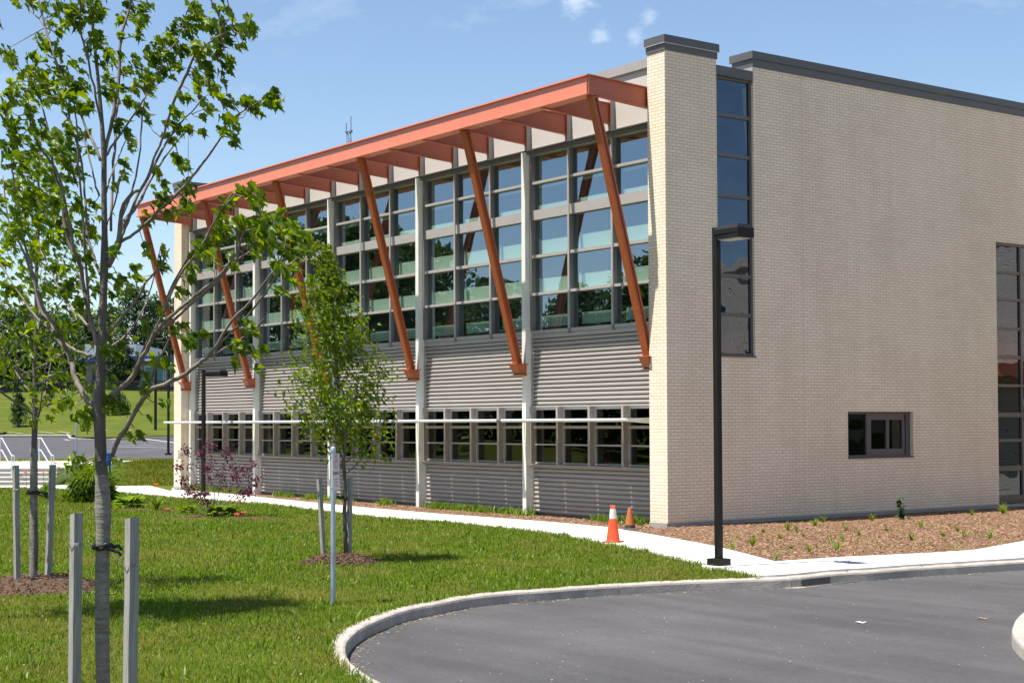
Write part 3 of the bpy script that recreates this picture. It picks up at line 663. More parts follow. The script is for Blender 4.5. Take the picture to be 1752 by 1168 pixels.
# raking struts, each on a flared foot
for x in COLX:
    y0, z0, y1, z1 = .075, 3.40, -1.40, 8.70
    d = Vector((0, y1-y0, z1-z0)); n = Vector((0, d.z, -d.y)).normalized(); L0 = d.length
    def sb(m, xa, xb, na, nb, s0=0, s1=1, ta=1, tb=1):
        A = Vector((x, y0, z0))+d*s0; B = Vector((x, y0, z0))+d*s1
        m.add([A+Vector((xa*ta, 0, 0))+n*na*ta, A+Vector((xb*ta, 0, 0))+n*na*ta, A+Vector((xb*ta, 0, 0))+n*nb*ta, A+Vector((xa*ta, 0, 0))+n*nb*ta,
               B+Vector((xa*tb, 0, 0))+n*na*tb, B+Vector((xb*tb, 0, 0))+n*na*tb, B+Vector((xb*tb, 0, 0))+n*nb*tb, B+Vector((xa*tb, 0, 0))+n*nb*tb],
              [(0, 3, 2, 1), (4, 5, 6, 7), (0, 1, 5, 4), (2, 3, 7, 6), (1, 2, 6, 5), (0, 4, 7, 3)])
    m = MB()
    sb(m, -.085, .085, -.075, -.035); sb(m, -.085, .085, .035, .075); sb(m, -.055, .055, -.036, .036); sb(m, -.085, -.066, -.0355, .0355, 0, 1); 
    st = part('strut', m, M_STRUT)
    m = MB(); sb(m, -.11, .11, -.095, .095, .985, .992); part('top_plate', m, M_STRUT, st)
    m = MB()
    m.add([(x-.15, -.075, 3.385), (x+.15, -.075, 3.385), (x+.15, .225, 3.385), (x-.15, .225, 3.385), (x-.11, .035, 3.15), (x+.11, .035, 3.15), (x+.11, .245, 3.15), (x-.11, .245, 3.15)],
          [(0, 1, 2, 3), (7, 6, 5, 4), (0, 4, 5, 1), (2, 6, 7, 3), (1, 5, 6, 2), (0, 3, 7, 4)])
    m.box(x-.185, x+.185, -.115, .248, 3.386, 3.405); m.box(x-.15, x+.15, .0, .248, 3.128, 3.149)
    for bx_, bz_ in ((-.16, 3.36), (.16, 3.36)): m.tube([(x+bx_, -.06, bz_), (x+bx_, -.06, 3.425)], .014, 6)
    part('foot', m, M_STRUT, st)
# glazed bays: upper window, cladding, lower window, cladding
ROWS = [(4.10, 4.17), (4.985, 5.045), (5.855, 5.925), (6.74, 6.965), (7.575, 7.635), (8.25, 8.268)]
def slats(xa, xb, z0, z1, pitch):
    m = MB(); n = max(1, round((z1-z0)/pitch)); p = (z1-z0)/n
    prof = []
    for k in range(n):
        z = z0+k*p; prof += [(.50, z), (.50, z+.016), (.456, z+.021), (.441, z+.036), (.440, z+.062), (.456, z+p-.014), (.50, z+p-.004)]
    prof += [(.50, z1), (.53, z1), (.53, z0)]
    m.extrude_x(prof, xa, xb); return m
for i in range(5):
    xr, xl = COLX[i]-.088, COLX[i+1]+.088; W_ = COLX[i]-COLX[i+1]
    # upper window
    m = MB()
    for k, (za, zb) in enumerate(ROWS):
        m.box(xl, xr, .405 if k != 3 else .395, .72, za, zb)
    m.box(xl, xr, .43, .58, 3.99, 4.10)
    mm = MB()
    for fx in (1/3, 2/3):
        xm = COLX[i+1]+W_*fx; m.box(xm-.03, xm+.03, .375, .405, 4.171, 8.249); mm.box(xm-.028, xm+.028, .406, .66, 4.171, 8.249); mm.box(xm-.028, xm+.028, .374, .664, 4.06, 4.17)
    mm.box(xl, xl+.05, .38, .80, 4.171, 8.249); mm.box(xr-.05, xr, .38, .80, 4.171, 8.249)
    nv = len(m.v); m.v += mm.v; m.f += [tuple(q_+nv for q_ in f_) for f_ in mm.f]; m.m += [1]*len(mm.f)
    w = part('upper_window', m, [M_GREYP, M_MULL])
    m = MB(); m.pane_y(xl+.02, xr-.02, .503, 4.16, 8.26); part('pane', m, GLASS, w)
    m = MB()
    for fx0, fx1 in ((0, 1/3), (1/3, 2/3), (2/3, 1)):
        xa, xb = COLX[i+1]+W_*fx0+.13, COLX[i+1]+W_*fx1-.06
        for za, hh in ((4.25, .26), (5.05, .33), (5.93, .34), (6.97, .13), (7.50, .05)):
            off = .10 if hh > .2 else .02
            m.box(xa+off, xb, .585, .60, za, za+hh)
            if hh > .3: m.box(xa-.02, xa+.07, .60, .615, za, za+hh*1.15)
    part('light_shelf', m, M_BOARD, w)
    # upper cladding
    m = slats(xl, xr, 2.43, 3.985, .0975); pc = part('upper_cladding', m, M_LOUV)
    m = MB(); m.box(xl, xr, .42, .50, 3.987, 4.058); m.box(xl, xr, .40, .50, 2.395, 2.428); m.box(xl, xl+.018, .40, .52, 2.43, 3.985); part('trim', m, M_GREYP, pc)
    # lower windows: four units between deep fins
    q = W_/4
    for k in range(4):
        xa, xb = COLX[i+1]+q*k+(.088 if k == 0 else .036), COLX[i+1]+q*(k+1)-(.088 if k == 3 else .036)
        m = MB()
        m.box(xa, xb, .47, .60, 2.33, 2.394); m.box(xa, xb, .44, .58, 1.90, 1.962); m.box(xa, xb, .47, .58, 1.515, 1.55)
        m.box(xa, xb, .46, .60, 1.085, 1.13); m.box(xa, xa+.03, .455, .58, 1.13, 1.90); m.box(xb-.02, xb, .47, .58, 1.13, 1.90); m.box(xa, xa+.02, .47, .58, 1.962, 2.33)
        lw = part('lower_window', m, M_GREYP)
        m = MB(); m.pane_y(xa+.005, xb-.005, .515, 1.1, 2.36); part('pane', m, GLASSD, lw)
        if k:
            m = MB(); xm = COLX[i+1]+q*k; m.box(xm-.035, xm+.035, .32, .60, 1.06, 2.393); part('fin', m, M_FIN)
        else:
            m = MB(); m.box(xl-.002, xl+.035, .36, .60, 1.06, 2.393); part('fin', m, M_FIN)
    m = MB(); m.box(xl, xr, .36, .60, 1.0, 1.055); m.box(xl, xr, .31, .60, 1.056, 1.075); part('sill', m, M_FIN)
    m = slats(xl, xr, -.05, .995, .105); pc = part('lower_cladding', m, M_LOUV)
    m = MB(); m.box(xl, xr, .47, .60, -.35, -.052); part('base_strip', m, M_COPE, pc)
    # sun shelf in front of the lower windows
    m = MB()
    for k in range(4):
        xa, xb = COLX[i+1]+q*k+(.16 if k == 0 else .012), COLX[i+1]+q*(k+1)-(.10 if k == 3 else .012)
        m.box(xa, xb, -.42, .45, 2.085, 2.10)
        m.box(xa+.0, xa+.015, -.40, .44, 2.045, 2.085)
    sh = part('sun_shelf', m, M_SHELF)
m = MB(); xs = [-23.95]+[x for x in COLX[4:0:-1]]+[-.72]
for a, c in zip(xs, xs[1:]): m.tube([(a+.01, -.45, 2.088), (c-.01, -.45, 2.088)], .034, 12)
for a in xs[1:-1]: m.tube([(a-.08, -.45, 2.088), (a+.08, -.45, 2.088)], .039, 12, 1)
part('shelf_rail', m, [M_SHELF, M_COPE], smooth=False)
m = MB()
for x in (-.70,): m.add([(x, -.47, 2.12), (x, -.47, 2.055), (x, .45, 1.99), (x, .45, 2.14), (x-.02, -.47, 2.12), (x-.02, -.47, 2.055), (x-.02, .45, 1.99), (x-.02, .45, 2.14)], [(0, 1, 2, 3), (7, 6, 5, 4), (0, 4, 5, 1), (1, 5, 6, 2), (3, 2, 6, 7), (0, 3, 7, 4)])
part('shelf_end_plate', m, M_CREAM)
for x in COLX[1:]: m = MB(); m.box(x-.012, x+.012, -.42, .25, 2.045, 2.10); part('shelf_bracket', m, M_CREAM)
# slit window between pier and side wall
def window_x(name, y0, y1, z0, z1, zs, rec=.09, fw=.055, glassm=GLASSB, ymull=(), parent=b):
    m = MB(); x1, x0 = -rec+.03, -rec-.06
    m.box(x0, x1, y0, y0+fw, z0, z1); m.box(x0, x1, y1-fw, y1, z0, z1); m.box(x0, x1-.001, y0+fw, y1-fw, z1-fw, z1); m.box(x0, x1-.001, y0+fw, y1-fw, z0, z0+fw)
    for zc, hh in zs: m.box(x0, x1-.004, y0+fw, y1-fw, zc-hh/2, zc+hh/2)
    for yc in ymull: m.box(x0, x1+.004, yc-.03, yc+.03, z0+fw, z1-fw)
    w = part(name, m, M_FRAMED, parent)
    m = MB(); m.pane_x(-rec-.012, y0+.01, y1-.01, z0+.01, z1-.01); part('pane', m, glassm, w); return w
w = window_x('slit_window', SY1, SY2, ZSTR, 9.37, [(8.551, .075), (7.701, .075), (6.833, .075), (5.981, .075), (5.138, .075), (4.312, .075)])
m = MB(); m.box(-.10, .012, SY1+.001, SY2-.025, 9.372, 9.57); m.box(-.10, .02, SY1+.35, SY2-.03, 9.36, 9.374); part('head_panel', m, M_COPE, w)
m = MB(); m.box(-.12, .02, SY1-.02, SY2+.02, ZSTR-.03, ZSTR+.002); part('sill', m, M_FRAMED, w)
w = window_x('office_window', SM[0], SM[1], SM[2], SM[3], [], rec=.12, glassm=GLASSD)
m = MB(); m.box(-.16, -.085, 6.17, 6.32, 1.27, 2.20); m.box(-.15, -.10, 6.32, 7.50, 2.07, 2.20); m.box(-.15, -.10, 6.32, 7.50, 1.27, 1.40); m.box(-.155, -.09, 6.86, 6.95, 1.40, 2.07); m.box(-.155, -.09, 7.42, 7.50, 1.40, 2.07); m.box(-.155, -.10, 7.56, 7.64, 1.27, 2.20)
part('sash', m, M_FRAMED, w)
m = MB(); m.box(-.12, .014, SM[0]-.01, SM[1]+.01, SM[2]-.025, SM[2]+.004); part('sill', m, M_FRAMED, w)
w = window_x('tall_window', TALL[0], TALL[1], .0, 6.45, [(5.72, .07), (5.043, .07), (4.324, .07), (3.61, .09), (2.906, .07), (2.18, .11), (1.547, .07), (.856, .12)], rec=.10, fw=.07, ymull=(11.98,))
m = MB(); m.box(-.10, -.05, TALL[0]+.07, TALL[1]-.07, .07, .19); part('kick_panel', m, M_FRAMED, w)
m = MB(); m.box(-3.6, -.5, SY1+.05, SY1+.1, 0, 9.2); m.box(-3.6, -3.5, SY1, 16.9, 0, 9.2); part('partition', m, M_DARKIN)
# the wing that stands beyond the right edge (seen only in reflections)
wg = empty('brick_wing', (8, 18.5, -.12), 'cream brick wing beyond the right edge, mirrored in the side windows', 'building')
m = MB(); m.brickbox(2.0, 26, 18, 22, -.2, 7.4); m.box(1.9, 26.1, 17.9, 22.1, 7.4, 7.7, 1); m.brickbox(.4, 2.0, 17.4, 22, -.2, 9.5); wl = m.build('wall', [BX, BY], wg)
m = MB(); m.box(4, 25, 16.8, 17.99, 3.3, 3.75); m.build('canopy', M_SALMON, wg)
for k in range(5):
    for za, zb in ((.6, 3.0), (4.4, 6.2)): m = MB(); m.box(5+4*k, 7.4+4*k, 17.96, 18.02, za, zb); m.build('window', GLASSB, wg)
# ------------------------------------------------------------------ lamp posts
def lamp_post(base, h, rz, label, pad=True, arm=.06, hl=.52):
    t = empty('lamp_post', tuple(base), label, 'lamp post', 'dark square lamp posts'); x, y, z = base
    m = MB(); m.box(x-.045, x+.045, y-.045, y+.045, z+.1, z+h); pl = m.build('pole', M_POLE, t)
    m = MB(); m.box(x-.125, x+.125, y-.125, y+.125, z, z+.115); m.build('base_cover', M_POLE, t)
    if pad: m = MB(); m.lathe((x, y, z-.1), [(.26, 0), (.26, .108), (.24, .115)], 20); m.build('footing', M_WALK, t)
    m = MB(); x0 = x+.045+arm; x1 = x0+hl; zt = z+h
    if arm > 0: m.box(x+.045, x0, y-.03, y+.03, zt-.13, zt-.07)
    vs = [(x0, y-.15, zt-.20), (x1, y-.165, zt-.20), (x1, y+.165, zt-.20), (x0, y+.15, zt-.20), (x0, y-.15, zt-.06), (x1, y-.165, zt-.06), (x1, y+.165, zt-.06), (x0, y+.15, zt-.06),
          (x0+.03, y-.10, zt+.0), (x1-.05, y-.12, zt+.0), (x1-.05, y+.12, zt+.0), (x0+.03, y+.10, zt+.0)]
    m.add(vs, [(0, 3, 2, 1), (0, 1, 5, 4), (1, 2, 6, 5), (2, 3, 7, 6), (3, 0, 4, 7), (4, 5, 9, 8), (5, 6, 10, 9), (6, 7, 11, 10), (7, 4, 8, 11), (8, 9, 10, 11)])
    m.box(x0-.004, x1+.004, y-.169, y+.169, zt-.128, zt-.12)
    hd = m.build('lamp_head', M_POLE, t)
    m = MB(); m.box(x0+.06, x1-.05, y-.12, y+.12, zt-.215, zt-.202); m.build('lens', M_LAMP, hd)
    t.rotation_euler.z = rz
    for c in [o for o in bpy.data.objects if o.parent == t]: c.matrix_parent_inverse = Matrix.Translation(-Vector(base))
    return t
lamp_post(G(1230, 968, -.11), 5.07, 0, 'tall dark lamp post standing in front of the brick side wall')
lamp_post(G(348, 848, -.14), 3.80, rad(22), 'dark lamp post between the path and the far end of the glazed front', arm=.16, hl=.62)
q = lot_px(288, 779); lamp_post(q, 5.9, rad(200), 'dark lamp post at the near edge of the parking lot, beside the far pier', pad=False, arm=.2)
q = lot_px(266, 739); t = empty('lamp_post', tuple(q), 'double-headed lamp post on the island at the far side of the parking lot', 'lamp post', 'dark square lamp posts')
m = MB(); m.tube([q, q+[0, 0, 6.2]], .13, 8); m.build('pole', M_POLE, t)
for s in (-1, 1):
    m = MB(); a = q+_R*s*.55+[0, 0, 6.25]; m.box(a[0]-.35, a[0]+.35, a[1]-.2, a[1]+.2, a[2]-.08, a[2]+.1, rot=math.atan2(_R[1], _R[0]), org=tuple(a)); m.build('lamp_head', M_SIGNB, t)

# ------------------------------------------------------------------ traffic cones
c = G(1049, 927, ZS); t = empty('traffic_cone', tuple(c), 'bright orange traffic cone with a white collar and frayed tip on the path', 'traffic cone')
t.rotation_euler = (0, 0, 0)
m = MB(); m.lathe(c, [(.128, .012), (.128, .02), (.118, .06), (.085, .30), (.068, .425)], 28); bd = m.build('cone_body', M_CONEO, t, smooth=False)
m = MB(); m.lathe(c, [(.0685, .425), (.0675, .44), (.055, .585), (.053, .60)], 28); m.build('collar', M_CONEW, t)
m = MB(); m.lathe(c, [(.050, .60), (.047, .64), (.040, .65)], 20); m.v = [(x, y, z+.02*math.sin(3*math.atan2(y-c[1], x-c[0])) if z > c[2]+.63 else z) for x, y, z in m.v]; m.build('tip', M_CONEO, t)
m = MB(); m.box(c[0]-.155, c[0]+.155, c[1]-.155, c[1]+.155, c[2]+.001, c[2]+.02, rot=.5, org=tuple(c)); m.build('base', M_CONED, t)
c = G(1078, 904.5, ZS); t = empty('traffic_cone', tuple(c), 'small worn brown-orange traffic cone with a black foot by the mulch', 'traffic cone')
m = MB(); m.lathe(c, [(.098, .085), (.05, .36), (.036, .425), (.03, .43)], 26); m.build('cone_body', M_CONED, t)
m = MB(); m.lathe(c, [(.115, .0), (.113, .02), (.099, .085)], 26); m.build('foot_band', M_CONEK, t)
m = MB(); m.lathe(c, [(.20, .001), (.20, .012), (.17, .022), (.12, .024)], 8); m.build('base', M_COPE, t)

# ------------------------------------------------------------------ parking sign
c = G(570, 1033, ZL); t = empty('sign_post', tuple(c), 'thin galvanised post with a white and red parking sign before the middle young tree', 'sign')
m = MB(); m.tube([c+[0, 0, -.1], c+[0, 0, 1.86]], .029, 14); m.build('post', M_GALV, t, smooth=False)
m = MB(); m.lathe(c, [(.034, 1.84), (.036, 1.87), (.03, 1.90), (.012, 1.915)], 14); m.lathe(c, [(.034, 1.79), (.034, 1.80)], 14); m.lathe(c, [(.034, 1.41), (.034, 1.42)], 14); m.build('cap', M_GALV, t)
vd = (c-CAM)[:2]; vd /= np.linalg.norm(vd); ang = math.atan2(vd[1], vd[0])+rad(-17)
ax = Vector((math.cos(ang), math.sin(ang), 0)); nx = Vector((ax.y, -ax.x, 0)); O_ = Vector(c)+nx*.036+Vector((0, 0, 1.60))
def plate(m, w, h, off, th, cx=0, cz=0):
    a = O_+nx*off+ax*cx+Vector((0, 0, cz)); p = [a+ax*(sx*w/2)+Vector((0, 0, sz*h/2)) for sx, sz in ((-1, -1), (1, -1), (1, 1), (-1, 1))]
    m.add([*p, *[q+nx*th for q in p]], [(0, 3, 2, 1), (4, 5, 6, 7), (0, 1, 5, 4), (1, 2, 6, 5), (2, 3, 7, 6), (3, 0, 4, 7)])
m = MB(); plate(m, .30, .455, 0, .003); sp = m.build('sign_plate', M_SIGNF, t)
m = MB()
for w_, h_, cx, cz in ((.285, .006, 0, .217), (.285, .006, 0, -.217), (.006, .43, .14, 0), (.006, .43, -.14, 0)): plate(m, w_, h_, .0035, .001, cx, cz)
for k in range(20):
    a = 2*math.pi*k/20; plate(m, .022, .022, .0035, .001, .075*math.cos(a), .125+.075*math.sin(a))
m.build('border', M_SIGNR, sp)
for txt, sz, cz in (('P', .13, .078), ('PARKING', .062, -.03)):
    cu = bpy.data.curves.new('lettering', 'FONT'); cu.body = txt; cu.size = sz; cu.align_x = 'CENTER'; cu.extrude = .0008; cu.materials.append(M_SIGNR)
    tmp = bpy.data.objects.new('lettering', cu); COL.objects.link(tmp); bpy.context.view_layer.update()
    me = bpy.data.meshes.new_from_object(tmp.evaluated_get(bpy.context.evaluated_depsgraph_get())); bpy.data.objects.remove(tmp)
    R = Matrix(((ax.x, 0, nx.x), (ax.y, 0, nx.y), (0, 1, 0))).to_4x4()
    me.transform(Matrix.Translation(O_+nx*.0052+Vector((0, 0, cz))) @ R); o = bpy.data.objects.new('lettering', me); COL.objects.link(o); o.parent = sp
m = MB()
for k in range(3): plate(m, .13-.03*(k % 2), .014, .0035, .001, 0, -.085-.035*k)
m.build('small_print', M_SIGNR, sp)

# ------------------------------------------------------------------ trees
def orient(n, mean, spread, zmean=(0, 0, 1), r=rng):
    y = np.asarray(mean, float)[None, :]+r.normal(0, spread, (n, 3)); y /= np.linalg.norm(y, axis=1)[:, None]
    z = np.asarray(zmean, float)[None, :]+r.normal(0, .95, (n, 3)); z -= (z*y).sum(1)[:, None]*y; z /= np.linalg.norm(z, axis=1)[:, None]
    x = np.cross(y, z); return np.stack([x, y, z], 2)
RT = _R  # wind blows to the right of the picture
def young_tree(name, label, base, cat, group, trunk, branches, clusters, leaf_mat, lsize, wrap=None, ldens=1.0, twig=True, bark=M_BARK):
    """trunk/branches: lists of (point, radius); clusters: (centre, radius, n)"""
    t = empty(name, tuple(base), label, cat, group)
    m = MB(); m.tube([p for p, r in trunk], [r for p, r in trunk], 12); tk = m.build('trunk', bark, t, smooth=True)
    allp = []
    m = MB()
    for br in branches:
        P = [p for p, r in br]; R_ = [r for p, r in br]; P = smooth_line([np.array(q) for q in P], 4); R_ = list(np.interp(np.linspace(0, len(br)-1, len(P)), range(len(br)), R_))
        for i in range(1, len(P)-1): P[i] = P[i]+np.array([random.gauss(0, 1), random.gauss(0, 1), random.gauss(0, 1)])*min(.003, R_[i]*.3)
        m.tube(P, R_, 6); allp += P
    allp = np.array(allp) if allp else np.array([p for p, r in trunk])
    LP, tw = [], m
    for cen, rr, n in clusters:
        cen = np.array(cen); dist = np.linalg.norm(allp-cen, axis=1); a = allp[dist.argmin()]
        if twig and rr > 0:
            mid = (a+cen)/2+rng.normal(0, .02, 3); tw.tube([a, mid, cen], [.0045, .0035, .002], 4, cap=False)
        n = max(1, int(round(n*ldens))); LP.append(cen+rng.normal(0, 1, (n, 3))*rr*.62)
    tw.build('branch', M_TWIG, tk, smooth=True)
    LP = np.concatenate(LP); k = len(LP)
    Rm = orient(k, np.array([0, 0, -.75])+RT*.75, .52, zmean=tuple(np.array([0, 0, .9])-_F*.15))
    LP = LP - Rm[:, :, 1]*lsize*.3
    mass('foliage', LEAF_V, LEAF_F, LP, Rm, rng.uniform(.72, 1.18, k)*lsize, leaf_mat, t)
    return t
TG = 'young staked trees on the lawn'
# near tree: laid out from its limbs
D0 = 11.0
def tp(u, v, d=0): return T(u, v, D0+d)
px2 = D0/FPX
trunk = [(tp(u, v), w*px2/2*.93) for u, v, w in ((173, 1300, 34), (175, 1230, 27), (176, 1168, 23), (175, 1080, 24), (175, 990, 24), (176, 930, 23), (177, 895, 25), (176, 868, 27), (175, 830, 24), (173, 790, 22), (171, 740, 21), (169, 690, 25), (171, 660, 19), (172, 620, 18), (174, 590, 20), (175, 560, 15), (177, 500, 14), (178, 465, 15), (179, 430, 14), (179, 400, 11), (178, 330, 10), (178, 268, 10), (175, 219, 8), (168, 137, 6.5), (159, 51, 5.5), (157, 0, 5), (155, -60, 4.5), (150, -160, 3))]
BRS = [  # (pixel polyline with widths, depth drift at the tip)
 ([(178, 268, 6), (192, 205, 7), (202, 147, 6), (207, 68, 5), (226, 0, 4), (240, -90, 2)], .35),
 ([(174, 215, 5), (164, 164, 4), (151, 103, 4), (140, 62, 3.5), (137, 10, 3), (134, -80, 2)], -.3),
 ([(172, 275, 5), (160, 245, 5), (147, 219, 4), (120, 150, 4), (96, 106, 4), (82, 62, 4), (65, 0, 3), (50, -60, 2)], .5),
 ([(95, 105, 2.5), (75, 45, 2), (40, 5, 2), (20, -30, 1)], .6),
 ([(180, 268, 5), (205, 232, 4), (240, 180, 3), (262, 140, 3), (285, 95, 2), (305, 65, 2), (320, 20, 1.5)], .5),
 ([(184, 452, 10), (200, 415, 8), (212, 349, 7), (247, 315, 5), (264, 270, 4), (281, 226, 4), (298, 171, 5), (315, 137, 5), (336, 92, 4), (370, 65, 3), (400, 50, 1.5)], -.6),
 ([(200, 420, 6), (214, 390, 6), (229, 350, 5), (252, 305, 5), (285, 245, 4), (310, 210, 3), (330, 190, 2)], .4),
 ([(184, 455, 12), (203, 420, 10), (210, 385, 8), (235, 350, 6), (262, 300, 4), (300, 245, 3), (330, 215, 2)], .7),
 ([(205, 415, 6), (229, 400, 5), (262, 370, 5), (305, 330, 5), (346, 281, 4), (380, 233, 3), (397, 205, 3), (425, 185, 2), (456, 168, 2), (478, 162, 1.5)], -.9),
 ([(203, 385, 4), (225, 330, 4), (238, 270, 3), (243, 200, 3), (252, 150, 2)], .2),
 ([(190, 395, 5), (192, 330, 5), (196, 260, 5), (200, 190, 4), (205, 130, 3)], .6),
 ([(182, 575, 5), (205, 545, 5), (235, 510, 4), (252, 480, 4), (275, 455, 3), (290, 425, 2)], -.4),
 ([(172, 605, 5), (196, 590, 4), (220, 568, 4), (245, 530, 3), (262, 480, 2), (275, 420, 2)], .5),
 ([(180, 690, 11), (200, 668, 10), (224, 648, 9), (238, 620, 8), (254, 590, 7), (268, 565, 7), (300, 535, 6), (335, 505, 6), (352, 492, 5), (390, 455, 4), (410, 420, 4), (416, 395, 3)], -.7),
 ([(262, 572, 6), (300, 545, 5), (345, 505, 5), (375, 478, 4), (400, 450, 3), (430, 428, 2.5)], -.3),
 ([(226, 640, 6), (250, 590, 5), (275, 545, 5), (305, 475, 4), (345, 420, 4), (372, 370, 3.5), (398, 338, 3), (410, 325, 2)], -.95),
 ([(268, 562, 4), (290, 500, 4), (330, 430, 4), (362, 392, 3), (384, 345, 2)], .1),
 ([(190, 785, 9), (200, 755, 9), (213, 737, 9), (228, 710, 9), (240, 690, 9), (250, 676, 8), (262, 665, 7), (303, 648, 7), (332, 628, 7), (352, 612, 6), (372, 588, 5), (395, 550, 4.5), (425, 520, 4), (455, 480, 3.5), (478, 450, 3)], -1.0),
 ([(375, 588, 4), (405, 560, 3.5), (440, 520, 3.5), (462, 490, 3), (480, 455, 2.5)], -1.3),
 ([(345, 617, 4), (395, 590, 3), (440, 560, 2.5), (452, 545, 1.5)], -.7),
 ([(249, 678, 6), (262, 640, 5), (272, 615, 4), (285, 590, 3), (300, 560, 2.5)], -.2),
 ([(164, 696, 10), (150, 684, 10), (138, 665, 10), (128, 645, 10), (122, 618, 9), (115, 600, 8), (103, 585, 8), (87, 552, 6), (70, 530, 6), (58, 480, 5), (40, 430, 4), (15, 380, 3), (5, 300, 2)], .6),
 ([(122, 618, 8), (110, 590, 7), (95, 560, 7), (75, 530, 6), (66, 500, 6), (52, 450, 5), (40, 405, 4), (30, 350, 4), (20, 290, 3)], -.3),
 ([(164, 612, 6), (144, 604, 6), (118, 593, 5), (98, 575, 5), (60, 540, 4), (25, 490, 3), (0, 450, 2)], .8),
 ([(168, 590, 8), (158, 560, 8), (150, 520, 8), (142, 490, 8), (135, 450, 7), (122, 425, 7), (110, 385, 6), (102, 330, 5), (92, 290, 5), (85, 240, 4), (75, 190, 3), (60, 140, 2)], .3),
 ([(145, 500, 6), (138, 460, 6), (128, 430, 6), (112, 350, 5), (100, 300, 5), (82, 270, 4), (62, 240, 4), (52, 205, 3), (48, 170, 2)], -.6),
 ([(152, 525, 5), (148, 470, 5), (145, 420, 4), (140, 350, 4), (134, 280, 4), (132, 220, 3), (125, 170, 2)], -.2),
 ([(172, 470, 7), (160, 440, 6), (150, 400, 5), (145, 330, 4), (138, 270, 4), (118, 200, 3), (110, 150, 2)], .5),
 ([(170, 335, 4), (160, 300, 3), (150, 260, 3), (142, 230, 2.5)], .2),
 ([(165, 575, 5), (140, 545, 5), (115, 520, 4), (90, 470, 3), (70, 430, 3)], .9),
 ([(182, 330, 3), (190, 300, 3), (203, 270, 2.5), (215, 240, 2)], .3),
 ([(183, 385, 3), (196, 350, 3), (205, 310, 3), (216, 280, 2)], -.3)]
branches = []
for pl, dd_ in BRS:
    n = len(pl); branches.append([(tp(u, v, dd_*(i/(n-1))**1.2), w*px2/2) for i, (u, v, w) in enumerate(pl)])
